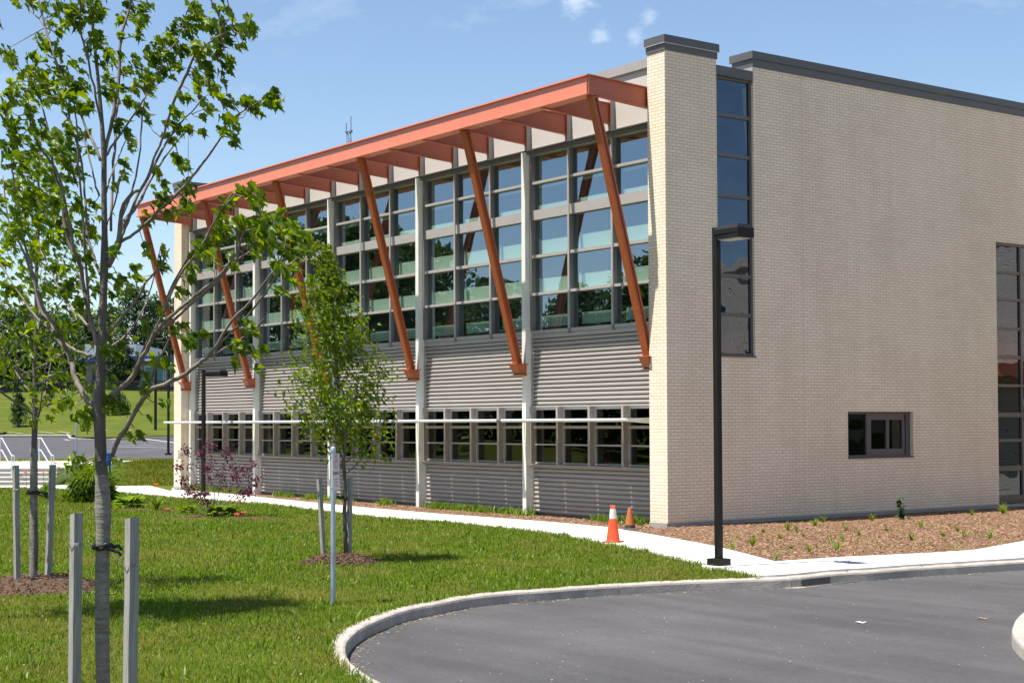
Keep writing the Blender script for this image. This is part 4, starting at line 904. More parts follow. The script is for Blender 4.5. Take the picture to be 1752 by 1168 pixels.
CL = """33,4,8,3 52,3,8,3 75,12,8,4 85,22,8,3 100,12,10,5 115,20,12,7 125,15,10,6 115,35,10,5 130,45,10,6 150,5,12,8 155,30,10,5 165,15,10,6 172,22,8,4 215,12,8,4 235,15,8,5 245,25,8,5 240,40,10,6 232,60,8,4 210,30,8,4 205,60,6,3 252,6,8,4
6,88,13,8 22,108,10,5 66,63,6,3 72,76,7,4 82,82,7,4 95,76,6,3 100,92,8,4 86,42,5,2 98,57,6,2 60,112,14,9 110,112,14,9 50,130,14,9 75,135,18,14 95,140,18,16 120,140,16,12 140,150,14,10 85,165,18,14 60,160,14,9 112,168,18,13 140,180,14,9 20,165,14,9 8,185,12,7 35,150,10,5 25,140,8,3 45,185,12,6
156,62,7,4 167,60,7,4 150,82,7,3 186,92,8,4 192,106,8,4 182,132,10,6 200,152,10,5 215,122,10,6 236,112,10,6 246,132,10,6 256,96,8,4 166,100,7,3 190,170,9,5 216,172,9,5 236,186,8,5 170,75,6,3 230,150,8,4 208,95,6,3 175,160,8,4
330,14,10,7 345,24,8,4 320,33,7,4 338,46,9,6 315,46,7,4 376,15,9,6 394,27,7,3 380,36,8,4 360,42,11,8 380,56,9,6 405,47,7,4 425,46,9,6 427,24,5,2 434,58,6,3 415,60,6,3 300,46,10,7 282,64,10,8 296,76,9,6 310,90,10,7 322,60,8,5 290,100,9,6 266,94,8,4 255,88,6,3 370,75,9,6 386,70,8,4 355,82,8,4 410,77,7,3 380,95,7,4 380,108,6,3 392,116,6,3 395,106,5,2 340,112,7,3 356,116,6,3 330,125,7,3 360,130,7,3 378,130,6,2 275,125,13,9 260,140,9,5 250,155,9,5 300,115,9,5 340,145,9,6 355,142,9,5 366,155,9,6 376,166,8,4 386,178,8,4 345,170,6,3 322,166,7,4 310,165,6,3 356,184,6,3 425,180,11,9 440,190,9,6 458,170,9,5 474,177,8,5 468,160,7,4 414,172,6,3 350,196,5,2 390,205,7,4 400,216,7,4 386,228,6,3 402,246,7,4 375,218,5,2 345,90,10,6 330,80,9,5 270,75,8,4 265,110,10,6
300,213,10,7 316,222,7,4 342,222,5,1 290,235,8,4 306,275,9,5 320,285,7,3 270,296,9,5 276,318,7,3 268,332,7,3 300,190,7,3 285,210,6,3 252,205,6,3 245,190,8,4
20,214,14,11 30,230,14,11 12,250,12,8 20,272,12,8 50,290,15,11 60,332,16,12 80,300,12,7 88,235,12,8 100,250,16,14 116,275,14,10 110,330,16,11 130,262,10,6 125,300,12,8 30,352,18,15 70,372,18,15 20,390,14,10 150,258,8,4 215,228,9,5 223,250,8,4 203,214,8,5 215,280,7,3 212,302,6,3 196,322,4,1 155,350,6,2 165,368,9,1 140,395,12,6 105,385,14,9 70,222,10,6 60,260,12,7 40,320,14,8 95,350,14,9 130,350,10,5 12,320,14,9 120,225,12,8 140,235,10,5
20,410,16,12 80,410,14,9 140,405,8,4 65,430,13,8 10,450,13,8 10,490,11,6 90,455,8,4 105,457,7,3 82,500,9,5 120,492,9,6 150,440,7,3 130,440,7,4 112,502,8,4 136,520,9,5 120,550,8,4 100,560,8,4 50,560,13,8 65,580,13,8 165,492,5,2 197,428,8,4 228,455,7,2 205,480,9,5 200,495,7,3 228,475,5,2 240,475,6,3 190,500,6,3 220,500,6,2 185,577,8,4 30,500,10,5 40,520,10,5
320,322,10,7 277,332,8,3 270,352,7,3 252,376,9,5 316,345,8,6 322,358,7,4 290,366,7,3 304,366,6,2 247,420,6,2 280,430,8,5 280,457,8,5 256,436,5,1 410,325,5,3 426,330,10,7 440,336,9,6 396,345,8,5 436,350,6,3 380,366,9,6 376,390,9,6 386,400,9,5 370,410,9,6 336,416,6,3 350,416,6,2 400,376,8,4 410,386,8,5 422,395,9,6 430,380,8,4 440,396,10,7 450,385,9,6 465,386,11,8 475,400,11,8 480,376,9,6 490,390,9,6 500,400,11,8 516,410,9,6 530,416,7,3 450,410,9,6 430,416,8,5 441,426,7,4 436,436,6,3 460,420,9,5 490,430,11,9 505,440,10,8 520,430,8,5 500,460,7,4 480,456,7,4 470,450,6,3 490,470,6,3 500,480,5,2 475,500,8,3 391,440,5,2 396,456,6,2 330,440,6,3 325,462,9,6 346,430,9,6 356,442,8,5 326,482,5,2 308,502,7,3
275,535,6,2 250,560,7,3 295,565,7,3 310,555,7,3 315,580,9,5 326,592,8,4 345,570,6,3 334,572,6,3 420,550,7,3 430,562,5,2 430,572,6,3 405,586,6,3 400,597,6,3 415,592,7,3 430,597,6,3 446,596,7,4 432,606,5,2 403,620,5,2 441,628,6,3 449,636,5,2 270,620,9,5 285,622,8,4 293,632,5,1 255,652,6,2 246,640,6,2
180,600,7,4 200,606,9,5 205,590,6,3 245,670,5,1 188,684,9,7 200,702,7,4 275,692,6,3 256,712,5,1 140,706,9,5 130,713,6,3 150,716,6,2 115,690,9,5 221,745,4,1 235,742,5,2 128,790,8,5 140,786,8,4 120,800,7,4 200,790,5,1 215,700,6,2"""
clusters = []
bpx = [(PX(p)[:2], np.linalg.norm((np.array(p)-CAM))) for br in branches for p, r in br]
bu = np.array([b_[0] for b_ in bpx]); bd_ = np.array([(np.array(p)-CAM)@F2 for br in branches for p, r in br])
for tok in CL.split():
    u, v, r, n = map(float, tok.split(','))
    k = np.hypot(bu[:, 0]-u, bu[:, 1]-v).argmin(); dz = bd_[k]-D0+rng.normal(0, .10)
    clusters.append((tp(u, v, dz), r*px2*1.05, n))
# the unseen top of the crown
for _ in range(60): clusters.append((tp(rng.uniform(20, 330), rng.uniform(-260, -15), rng.normal(0, .5)), 12*px2, 6))
near_base = tp(173, 1278); near_tree = young_tree('young_maple_tree', 'nearest young maple with wrapped trunk and long bare-based limbs, at the left', near_base, 'tree', TG, trunk, branches, clusters, M_LEAF, .086, ldens=1.8)
tk = [o for o in bpy.data.objects if o.parent == near_tree and o.name.startswith('trunk')][0]
m = MB(); wp = [(tp(u, v), w*px2/2*.98) for u, v, w in ((173, 1300, 34), (175, 1230, 27.5), (176, 1168, 24), (175, 1080, 25), (175, 990, 25), (176, 930, 24), (177, 895, 26), (176, 868, 28), (175, 830, 25), (174, 812, 23))]
wpp = smooth_line([np.array(p) for p, r in wp], 16); wr = np.interp(np.linspace(0, len(wp)-1, len(wpp)), range(len(wp)), [r for p, r in wp])
m.tube(wpp, [r*(1+.055*(((i*.37) % 1.0)-.5)) for i, r in enumerate(wr)], 16); m.build('trunk_wrap', M_WRAP, tk, smooth=True)
m = MB(); a = tp(186, 787, -.06); m.tube([a+[0, 0, -.04], a, a+[0, 0, .05]], [.016, .022, .018], 8); m.tube([a, a+_R*.012+[0, 0, -.09]], .006, 5); m.build('blue_tape', M_BLUET, tk)

def grown_tree(name, label, base, h, trunk_px, crown_r, z0, z1, n_br, n_cl, nleaf, lmat, ls, lean=(0, 0), seed=1, group=TG, squash=1.0, r0=.05, cat='tree'):
    """slim young tree with ascending limbs; crown_r(k) gives the crown radius at height fraction k"""
    R0 = random.Random(seed); base = np.array(base, float)
    def ax(z): k = z/h; return base+np.array([lean[0]*k*k, lean[1]*k*k, z])
    tr = [(ax(h*k/14)+np.array([R0.gauss(0, .008), R0.gauss(0, .008), 0])*(k > 0), r0*(1-.86*k/14)**.9) for k in range(15)]
    brs, cls = [], []
    for i in range(n_br):
        f = (i+R0.random())/n_br; zb = z0+(z1-z0)*f*.80; a = i*2.399+R0.uniform(-.4, .4)
        zt = min(z1, zb+(z1-z0)*R0.uniform(.16, .30)); rr = crown_r((zt-z0)/(z1-z0))*R0.uniform(.75, 1.0)
        d = np.array([math.cos(a), math.sin(a)*squash, 0]); A = ax(zb); B_ = ax(zt)+d*rr; M_ = ax(zb+(zt-zb)*.4)+d*rr*.55
        rb = max(.006, r0*(1-f)*.42); brs.append([(A, rb), (M_, rb*.6), (B_, .0022)])
        for k in range(n_cl):
            t_ = .25+.75*(k+R0.random())/n_cl; P_ = (1-t_)**2*A+2*t_*(1-t_)*M_+t_*t_*B_; cls.append((P_+np.array([R0.gauss(0, .5), R0.gauss(0, .5), R0.gauss(0, .5)])*rr*.30, rr*.19+.03, nleaf))
    for k in range(8): cls.append((ax(h*(.93+.01*k)), .06, 3))
    return young_tree(name, label, base, cat, group, tr, brs, cls, lmat, ls)
mb_ = G(592, 948, -.03)
prof = lambda k: .30+.62*math.sin(math.pi*min(1, .16+.80*k)) if k < .55 else max(.10, .92*(1-(k-.5)/.56)**.8)
grown_tree('young_tree', 'slim young tree behind the sign post, before the glazed front', mb_, 4.95, None, prof, 1.2, 4.95, 46, 9, 12, M_LEAF2, .083, lean=tuple((-_R*.42)[:2]), seed=5, r0=.035)
fb = G(57, 990, -.02)
grown_tree('young_tree', 'young wrapped tree at the left edge, behind the nearest maple', fb, 5.9, None, lambda k: 1.15*math.sin(math.pi*min(1, .2+.75*k))+.1, 1.95, 5.7, 30, 9, 5, M_LEAF, .115, lean=(-.1, .1), seed=9, r0=.052)
ft = [o for o in bpy.data.objects if o.parent is None and o.name.startswith('young_tree')][-1]
ftk = [o for o in bpy.data.objects if o.parent == ft and o.name.startswith('trunk')][0]
m = MB(); m.tube([fb+np.array([0, 0, z]) for z in np.linspace(.0, 1.75, 40)], [.056*(1-.10*z/1.75)*(1+.05*(((z*9) % 1)-.5)) for z in np.linspace(0, 1.75, 40)], 12); m.build('trunk_wrap', M_WRAP, ftk, smooth=True)
# trees just outside the left edge: their crowns reach in and their shade lies on the grass
ob = G(335, 1040, ZL)-np.array([.2, 1, 0])*3.5
grown_tree('shade_tree', 'leafy tree just outside the left edge whose shade lies on the lawn', ob, 10.5, None, lambda k: 1.2*math.sin(math.pi*min(1, .15+.8*k))+.15, 6.3, 10.4, 40, 10, 12, M_LEAF, .15, seed=21, r0=.10, group=None)

# stakes, ties, mounds
def stake(a, b_, w, label):
    A, B_ = np.array(a), np.array(b_); m = MB(); d = Vector(B_-A).normalized(); s = Vector((math.cos(.12), math.sin(.12), 0)); s = (s-d*s.dot(d)).normalized(); q = d.cross(s)
    ring = lambda P, k, dz=0: [Vector(P)+s*(sx*w/2*k)+q*(sy*w/2*k)+Vector((0, 0, dz*sx)) for sx, sy in ((-1, -1), (1, -1), (1, 1), (-1, 1))]
    L_ = (Vector(B_)-Vector(A)); vs = []
    for k in range(7): vs += ring(Vector(A)+L_*(k/6)+Vector((random.gauss(0, .0012), random.gauss(0, .0012), 0)), 1, .006 if k == 6 else 0)
    m.add(vs, [(k*4+i, k*4+(i+1) % 4, k*4+4+(i+1) % 4, k*4+4+i) for k in range(6) for i in range(4)]+[(0, 3, 2, 1), (24, 25, 26, 27)])
    o = m.build('tree_stake', M_STAKE); tag(o, label, 'stake', 'wooden tree stakes'); return o
stake(tp(126, 1290, -.1), tp(131, 878, -.1), .066, 'grey wooden stake left of the nearest wrapped trunk')
stake(tp(221, 1290, -.35), tp(226.5, 886, -.35), .072, 'grey wooden stake right of the nearest wrapped trunk')
fd = (fb-CAM)@F2
stake(T(30, 1012, fd-.4), T(27, 796, fd-.4), .066, 'leftmost tree stake, at the left edge of the photo'); stake(T(82, 994, fd+.2), T(90, 795, fd+.2), .07, 'leaning tree stake beside the left-edge tree, on its right')
md = (mb_-CAM)@F2
stake(T(554, 956, md-.1), T(546, 820, md-.1), .062, 'tree stake left of the sign post, at the middle young tree'); stake(T(597, 950, md+.1), T(598.5, 817, md+.1), .062, 'tree stake right of the sign post, at the middle young tree')
def tie(c, r, ends, label):
    m = MB(); c = np.array(c)
    for j, dz in enumerate((0, .018, .009)):
        P_ = [c+np.array([math.cos(a)*r*(1+.06*j), math.sin(a)*r*(1+.06*j), dz+.012*math.sin(a*2+j)]) for a in np.linspace(0, 2*math.pi, 18)]; m.tube(P_, .011, 8)
    m.tube([c+_R*r, c+_R*(r+.05)+[0, 0, .012], c+_R*(r+.075)+[0, 0, -.02]], [.014, .013, .01], 8); m.tube([c+_R*r*.6-_F*r, c+_R*(r+.06)-_F*r*.7+[0, 0, -.03], c+_R*(r+.08)-_F*r*.6+[0, 0, -.055]], [.012, .012, .009], 8)
    o = m.build('tree_tie', M_RUBBER); tag(o, label, 'tree tie', 'black rubber tree ties')
    m = MB()
    for e in ends:
        e = np.array(e); s = c+(e-c)/np.linalg.norm(e-c)*r; mid = (s+e)/2+[0, 0, -.012]; m.tube([s, mid, e], .0022, 5)
        for dz in (0, .012): m.tube([e+np.array([math.cos(a)*.05, math.sin(a)*.05, dz]) for a in np.linspace(0, 6.283, 9)], .002, 4)
    m.build('wire', M_WIRE, o); return o
tie(tp(176, 936), .062, [tp(130, 932, -.1), tp(223, 967, -.35)], 'black rubber hose tie round the nearest wrapped trunk')
tie(T(56, 843, fd), .075, [T(29, 838, fd-.4), T(88, 836, fd+.2)], 'black rubber tie round the trunk at the left edge')
tie(T(582, 851, md), .05, [T(548, 845, md-.1), T(598, 846, md+.1)], 'black rubber tie round the middle young trunk')
for c, r, hh, lab in ((G(583, 958, -.10), .66, .14, 'brown mulch mound round the middle young tree'), (G(62, 1004, -.12), .98, .17, 'brown mulch mound round the left-edge tree'), (np.array([near_base[0], near_base[1], -.2]), .7, .12, 'mulch mound round the nearest maple')):
    m = MB(); n = 44; vs = [(c[0], c[1], ZL+hh*.85)]; fs = []
    for k in range(1, 8):
        for j in range(n):
            a = 2*math.pi*j/n; rr = r*k/7*(1+.07*math.sin(3*a+1)+.04*math.sin(7*a)); z = ZL+hh*(.85+.35*math.sin(k/7*math.pi)-.0)*(1-(k/7)**2.2)-.012+.012*math.sin(5*a+k*2)
            vs.append((c[0]+rr*math.cos(a), c[1]+rr*math.sin(a), z))
    for j in range(n): fs.append((0, 1+j, 1+(j+1) % n))
    for k in range(6):
        for j in range(n): fs.append((1+k*n+j, 1+(k+1)*n+j, 1+(k+1)*n+(j+1) % n, 1+k*n+(j+1) % n))
    m.add(vs, fs); o = m.build('mulch_mound', M_MULCHD, smooth=True); tag(o, lab, 'mulch mound', 'mulch mounds under the young trees')
    k_ = 2600; a = rng.uniform(0, 6.283, k_); q_ = np.sqrt(rng.random(k_))*1.04; rr = r*q_*(1+.07*np.sin(3*a+1)+.04*np.sin(7*a)); z = ZL+hh*(.85+.35*np.sin(q_*math.pi))*np.clip(1-q_**2.2, 0, 1)+rng.uniform(-.012, .012, k_)
    mass('mulch_chips', CH_V, CH_F, np.stack([c[0]+rr*np.cos(a), c[1]+rr*np.sin(a), z], 1), rots(k_, .4), rng.uniform(.02, .06, k_), M_CHIPD, o)['kind'] = 'stuff'
sp_, _ = scatter(lawn_poly, 60000, (-30, 20, -22, 0), lambda d: np.clip((14/d)**1.2, .1, 1)*.12)
tag(mass('clover_heads', OVAL_V, OVAL_F, np.concatenate([sp_, rng.uniform(ZL+.02, ZL+.06, (len(sp_), 1))], 1), rots(len(sp_), .7), rng.uniform(.012, .03, len(sp_)), M_DRY), kind='stuff')
cl_ = []
for _ in range(260):
    c = np.array([rng.uniform(-20, 14), rng.uniform(-17, -1)])
    if inside(c[None], lawn_poly)[0]: cl_.append(c+rng.normal(0, .07, (26, 2)))
cl_ = np.concatenate(cl_); Rm = rots(len(cl_), .5); Rm[:, :, 0] *= .16
tag(mass('tall_grass_tufts', BLADE_V, BLADE_F, np.concatenate([cl_, np.full((len(cl_), 1), ZL)], 1), Rm, rng.uniform(.06, .13, len(cl_)), M_LILY), kind='stuff')
# ------------------------------------------------------------------ bedding plants
def strap_plant(name, label, c, n, L_, wd, material, arch=.8, group=None, seed=0, cat='plant', up=1.0):
    """clump of arching strap leaves"""
    R0 = np.random.default_rng(seed); m = MB(); c = np.array(c)
    for i in range(n):
        a = R0.uniform(0, 6.283); d = np.array([math.cos(a), math.sin(a), 0]); s = np.array([-d[1], d[0], 0]); ln = L_*R0.uniform(.6, 1.1); e = R0.uniform(.15 if arch < 1 else .3, arch)
        vs = []
        for k in range(5):
            t_ = k/4; p = c+d*(ln*e*t_**1.3)+np.array([0, 0, ln*up*(t_-.45*e*t_*t_*t_*1.6)])+d*R0.uniform(0, .03); w_ = wd*(.5+.9*t_-1.35*t_*t_) if k < 4 else 0
            vs += [tuple(p-s*max(w_, .002)), tuple(p+s*max(w_, .002))]
        m.add(vs, [(2*k, 2*k+1, 2*k+3, 2*k+2) for k in range(4)])
    o = m.build(name, material); return tag(o, label, cat, group)
def broad_plant(name, label, c, n, L_, wd, material, seed=0, group=None):
    R0 = np.random.default_rng(seed); c = np.array(c); a = R0.uniform(0, 6.283, n); tilt = R0.uniform(-.2, .9, n)
    y = np.stack([np.cos(a)*np.cos(tilt), np.sin(a)*np.cos(tilt), np.sin(tilt)], 1); z = np.stack([-np.cos(a)*np.sin(tilt), -np.sin(a)*np.sin(tilt), np.cos(tilt)], 1); x = np.cross(y, z)
    P = c+y*(L_*.35)+np.array([0, 0, L_*.15]); P[:, 2] = np.maximum(P[:, 2], c[2]+.02)
    V = [(p[0]*wd, p[1], p[2]-.25*p[1]**2) for p in OVAL_V]
    o = mass(name, V, OVAL_F, P, np.stack([x, y, z], 2), R0.uniform(.6, 1.1, n)*L_*.75, material); return tag(o, label, 'plant', group)
BG = 'bedding plants beside the path'
strap_plant('ornamental_grass', 'large fountain-like clump of grass behind the nearest trunk, by the path', G(158, 858, ZL), 900, 1.75, .013, M_LILY, 1.0, BG, 3)
og = [o for o in bpy.data.objects if o.name.startswith('ornamental_grass')][0]; c = G(158, 858, ZL); n_ = 2400
u1 = rng.uniform(0, 6.283, n_); u2 = rng.uniform(.0, 1.0, n_); q_ = np.stack([np.cos(u1)*np.sqrt(1-u2**2), np.sin(u1)*np.sqrt(1-u2**2), u2], 1); Rk = rng.uniform(.45, 1.0, (n_, 1))
mass('blade_mound', [(p[0]*.32, p[1], p[2]*2) for p in OVAL_V], OVAL_F, c+q_*Rk*np.array([.66, .66, 1.12]), orient(n_, (0, 0, -.2), .5), rng.uniform(.16, .34, n_), M_LILY, og)['kind'] = 'stuff'
broad_plant('hosta', 'lime-green hosta just right of the big grass clump', G(222, 869, ZL), 90, .42, 1.1, M_LIME, 4, BG)
strap_plant('daylily', 'upright daylily clump between the two smaller hostas on the left', G(268, 874, ZL), 70, .52, .018, M_LILY, .6, BG, 5)
broad_plant('hosta', 'smallest dark green hosta, left of the purple shrub', G(319, 878, ZL), 60, .27, 1.1, M_LEAF2, 6, BG)
broad_plant('hosta', 'bright yellow-green hosta at the foot of the purple shrub', G(380, 884, ZL), 110, .40, 1.1, M_LIME, 7, BG)
strap_plant('daylily', 'thin pale daylily clump at the right end of the bed', G(412, 882, ZL), 22, .34, .012, M_LIME, .9, BG, 8)
strap_plant('daylily', 'broad daylily clump behind the left-edge trunk', G(80, 854, ZL), 260, .60, .02, M_LILY, .9, BG, 9)
strap_plant('daylily', 'daylily clump left of the large grass clump', G(112, 856, ZL), 90, .45, .018, M_LILY, .9, BG, 10)
def flower(name, c, r, h, pm, label, cat, group, stem=True, seed=0):
    c = np.array(c); t = empty(name, tuple(c), label, cat, group); R0 = np.random.default_rng(seed)
    m = MB(); top = c+np.array([R0.normal(0, .03), R0.normal(0, .03), h]); m.tube([c, (c+top)/2, top], .006, 4); m.build('stem', M_LEAFD, t)
    a = np.linspace(0, 6.283, 7)[:-1]; tl = np.full(6, .5); y = np.stack([np.cos(a)*np.cos(tl), np.sin(a)*np.cos(tl), np.sin(tl)], 1); z = np.stack([-np.cos(a)*np.sin(tl), -np.sin(a)*np.sin(tl), np.cos(tl)], 1)
    mass('petals', [(p[0]*1.5, p[1], p[2]) for p in OVAL_V], OVAL_F, np.repeat(top[None], 6, 0), np.stack([np.cross(y, z), y, z], 2), np.full(6, r), pm, t)
for i, (u, v, vb, lab) in enumerate(((95, 793, 855, 'uppermost orange daylily bloom, beside the leaning stake'), (98, 801, 855, 'orange daylily bloom just under the uppermost one'), (75, 808, 852, 'orange daylily bloom in front of the steps, right of the left-edge trunk'),
                                  (47, 809, 852, 'orange daylily bloom left of the left-edge trunk'), (267, 830, 872, 'lone orange daylily bloom against the pale path, left of the far pier'))):
    c = G(u, vb, ZL); d = (c-CAM)@F2; flower('daylily_bloom', c, .11, (vb-v)/FPX*d, M_ORANGE, lab, 'flower', 'orange daylily blooms', seed=i)
for i, (u, v, vb, lab) in enumerate(((285, 872, 877, 'pink-red flower right of the upright daylily clump'), (407, 881, 886, 'pink-red flower at the right end of the bed, lower one'), (413, 878, 886, 'pink-red flower at the right end of the bed, upper one'), (126, 848, 857, 'faint pink flower left of the big grass clump'))):
    c = G(u, vb, ZL); d = (c-CAM)@F2; flower('pink_flower', c, .10, (vb-v)/FPX*d, M_PINK, lab, 'flower', 'pink flowers in the bed', seed=i+9)
for k, (u, v, w_, d_) in enumerate(((300, 876, .9, .3), (430, 887, .9, .3), (355, 883, 1.3, .35), (240, 873, .8, .3))):
    c = G(u, v, ZL); m = MB(); vs = [(c[0], c[1], ZL+.05)]
    for j in range(22): a = 6.283*j/22; p = c+_R*math.cos(a)*w_*(1+.15*math.sin(3*a))+_F*math.sin(a)*d_*2; vs.append((p[0], p[1], ZL+.004))
    m.add(vs, [(0, 1+j, 1+(j+1) % 22) for j in range(22)]); tag(m.build('bed_soil', M_MULCHD), kind='structure')
# purple-leaved shrub
c = G(366, 884, ZL); sd = (c-CAM)@F2; t = empty('purple_shrub', tuple(c), 'open purple-leaved shrub with thin bare stems in front of the dark lamp post', 'shrub')
m = MB(); tips = []
for u, v, ddp in ((305, 800, .3), (318, 770, -.3), (330, 835, .1), (345, 775, .4), (357, 800, -.2), (360, 762, .1), (378, 815, .3), (388, 775, -.3), (400, 800, .2), (402, 815, -.4), (420, 805, .1), (432, 795, -.2), (437, 822, .2), (415, 840, .5), (350, 850, -.5), (322, 840, -.3), (312, 820, .4), (428, 840, -.4)):
    e = T(u, v, sd+ddp); mid = c+(e-c)*.5+np.array([0, 0, -.08])+_R*rng.normal(0, .05); m.tube([c, mid, e], [.011, .007, .003], 5); tips.append((e, mid))
m.build('stem', M_TWIG, t)
P = []
for (e, mid) in tips: P.append(e+rng.normal(0, 1, (62, 3))*.065); P.append((e*.6+mid*.4)+rng.normal(0, 1, (20, 3))*.07)
P = np.concatenate(P); Rm = orient(len(P), (0, 0, -.3), .8)
mass('foliage', OVAL_V, OVAL_F, P, Rm, rng.uniform(.045, .085, len(P)), M_RED, t)
# weeds
def weed(px, py, z, hgt, n, label, group, seed, tall=False):
    c = G(px, py, z); strap_plant('weed', label, c, n, hgt, .011 if not tall else .02, M_LIME if seed % 3 == 0 else M_LEAF2, .7, group, seed+40, 'weed')
ws = [(1262, 917), (1335, 921), (1364, 908), (1432, 939), (1517, 905), (1560, 921), (1576, 900), (1625, 897), (1650, 915), (1253, 936), (1288, 931), (1306, 908), (1328, 954), (1348, 905), (1353, 936), (1384, 941), (1409, 891), (1421, 926), (1441, 921), (1447, 905), (1492, 889), (1555, 886), (1599, 876), (1663, 879), (1695, 918), (1613, 914), (1638, 906), (1395, 897), (1375, 915), (1470, 912)]
for i, (u, v) in enumerate(ws): weed(u, v+3, -.12, .10+.20*((i*37) % 7)/7, 10+(i*13) % 22, 'small green weed growing in the bark mulch right of the lamp post', 'weeds in the mulch bed', i)
gw = []
for _ in range(60):
    q = G(rng.uniform(1240, 1740), rng.uniform(888, 950), -.12)
    if inside(q[None, :2], bed_poly)[0]: gw.append(q[None]+rng.normal(0, 1, (14, 3))*np.array([.10, .10, 0]))
gw = np.concatenate(gw); tag(mass('creeping_weeds', OVAL_V, OVAL_F, gw+np.array([0, 0, .03]), rots(len(gw), .7), rng.uniform(.02, .06, len(gw)), M_GRASS), kind='stuff')
c = G(1541, 889, -.12); t = empty('thistle', tuple(c), 'tall dark thistle weed against the foot of the brick side wall', 'weed')
m = MB(); m.tube([c, c+[0, 0, .42]], .008, 5); m.build('stem', M_LEAFD, t)
P = c+np.stack([rng.normal(0, .02, 70), rng.normal(0, .02, 70), rng.uniform(.02, .46, 70)], 1); Rm = rots(70, .5); mass('foliage', OVAL_V, OVAL_F, P, Rm, rng.uniform(.07, .15, 70), M_LEAFD, t)
c = G(1716, 880, -.12); strap_plant('weed', 'bright green weed at the foot of the tall window', c, 40, .36, .016, M_LIME, .8, None, 77, 'weed')
tf = []
for _ in range(520):
    x = rng.uniform(-23.4, -.9); k_ = .5+.5*math.sin(x*2.1)+.6*math.sin(x*.9+2); y = .30-abs(rng.normal(0, .10))
    if k_ > .35: tf += [(x+rng.normal(0, .07), y+rng.normal(0, .05), -.12) for _ in range(9)]
tf = np.array(tf); Rm = rots(len(tf), .6); Rm[:, :, 0] *= .14
tag(mass('wall_weeds', BLADE_V, BLADE_F, tf, Rm, rng.uniform(.08, .24, len(tf)), M_LILY), kind='stuff')

# ------------------------------------------------------------------ steps and handrails
th0 = 55.0
def RB(t, r, z): p = CAM+_F*t+_R*r; return (p[0], p[1], z)
r0_, r1_ = -24.5, -16.25
m = MB()
def rbox(m, t0, t1, r0, r1, z0, z1, mi=0):
    v = [RB(t, r, z) for z in (z0, z1) for t in (t0, t1) for r in (r0, r1)]
    m.add(v, [(0, 2, 3, 1), (4, 5, 7, 6), (0, 1, 5, 4), (2, 6, 7, 3), (0, 4, 6, 2), (1, 3, 7, 5)], mi)
for k in range(4):
    rbox(m, th0+.36*k, th0+.36*(k+1)+(.0 if k < 3 else .3), r0_+.0*k, r1_-.12*(3-k)*0-.16*k*.3, -.4, -.115+.145*(k+1)-.03, 0)
    rbox(m, th0+.36*k-.02, th0+.36*(k+1)+(.0 if k < 3 else .3), r0_, r1_-.16*k*.3+.005, -.115+.145*(k+1)-.03, -.115+.145*(k+1), 1)
o = m.build('entrance_steps', [M_CONC, M_WALK]); tag(o, 'four concrete steps up to the parking lot at the left edge', 'steps')
m = MB(); rbox(m, th0+1.74, 70.5, r0_, r1_-.25, -.3, .44); o = m.build('landing', M_WALK); tag(o, kind='structure')
def rail(pts, posts, label):
    m = MB(); t = empty('handrail', tuple(T(*posts[0][1])), label, 'handrail', 'pale metal handrails on the steps')
    for pl in pts: m.tube([T(*p) for p in pl], .022, 8)
    m.build('rail', M_RAIL, t)
    for a, b2 in posts: m = MB(); m.tube([T(*a), T(*b2)], .02, 8); m.build('post', M_RAIL, t)
rail([[(62, 749, 57), (70.5, 749, 57), (87.5, 778, 55.2), (92, 778.5, 55.1)], [(62, 769, 57), (70, 769.5, 57), (85, 794, 55.3)]], [((67, 749.5, 57), (67, 789, 57)), ((88, 778.5, 55.2), (88, 818, 55.2)), ((92, 778.5, 55.1), (92, 818, 55.1))], 'right-hand pale handrail of the steps')
rail([[(-8, 749, 57), (3, 749, 57), (20, 779, 55.2), (24.5, 779, 55.1)], [(-8, 769, 57), (3, 769.5, 57), (20, 800, 55.2)]], [((0, 749.5, 57), (0, 789, 57)), ((20, 779, 55.2), (20, 818, 55.2)), ((24.5, 779, 55.1), (24.5, 818, 55.1))], 'left-hand pale handrail of the steps, at the left edge')
q = lot_px(131, 777); dq = (q-CAM)@F2; t = empty('sign_post', tuple(q), 'thin grey sign post at the near edge of the far parking lot', 'sign')
m = MB(); m.tube([q, T(131, 696, dq)], .045, 8); m.build('post', M_GALV, t)
m = MB(); a = T(131, 703, dq); m.box(a[0]-.03, a[0]+.03, a[1]-.07, a[1]+.07, a[2]-.28, a[2]+.18); m.build('sign_plate', M_SIGNB, t)

# ------------------------------------------------------------------ beyond the parking lot
t = empty('low_school_building', TP(196, -40), 'low building with blue roof edge beyond the far fence', 'building')
zb = hT(196)
m = MB(); rbox(m, 196, 225, -72, -20, zb-1, zb+3.7); w = m.build('wall', M_FWALL, t)
m = MB(); rbox(m, 195.0, 226, -73, -19, zb+3.7, zb+4.45); m.build('roof', M_FBLUE, t)
m = MB(); rbox(m, 195.9, 195.99, -72, -20, zb-1, zb+.55); m.build('brick_base', M_FBRICK, t)
m = MB(); rbox(m, 200, 215, -55.2, -48.6, zb+4.46, zb+6.2); m.build('roof_block', M_SIGNB, t)
m = MB(); rbox(m, 199.9, 199.98, -50.6, -49.5, zb+4.5, zb+6.0); m.build('roof_door', M_DARKIN, t)
for k in range(7):
    m = MB(); r_ = -46.5+2.6*k-.0; rbox(m, 195.80, 195.95, r_, r_+2.5, zb+.6, zb+3.3); w = m.build('window', M_FPANE, t)
    m = MB(); rbox(m, 195.74, 195.81, r_+.18, r_+1.2, zb+1.4, zb+3.0); rbox(m, 195.74, 195.81, r_+1.35, r_+2.35, zb+.8, zb+3.0); m.build('pane', M_FGLASS, w)
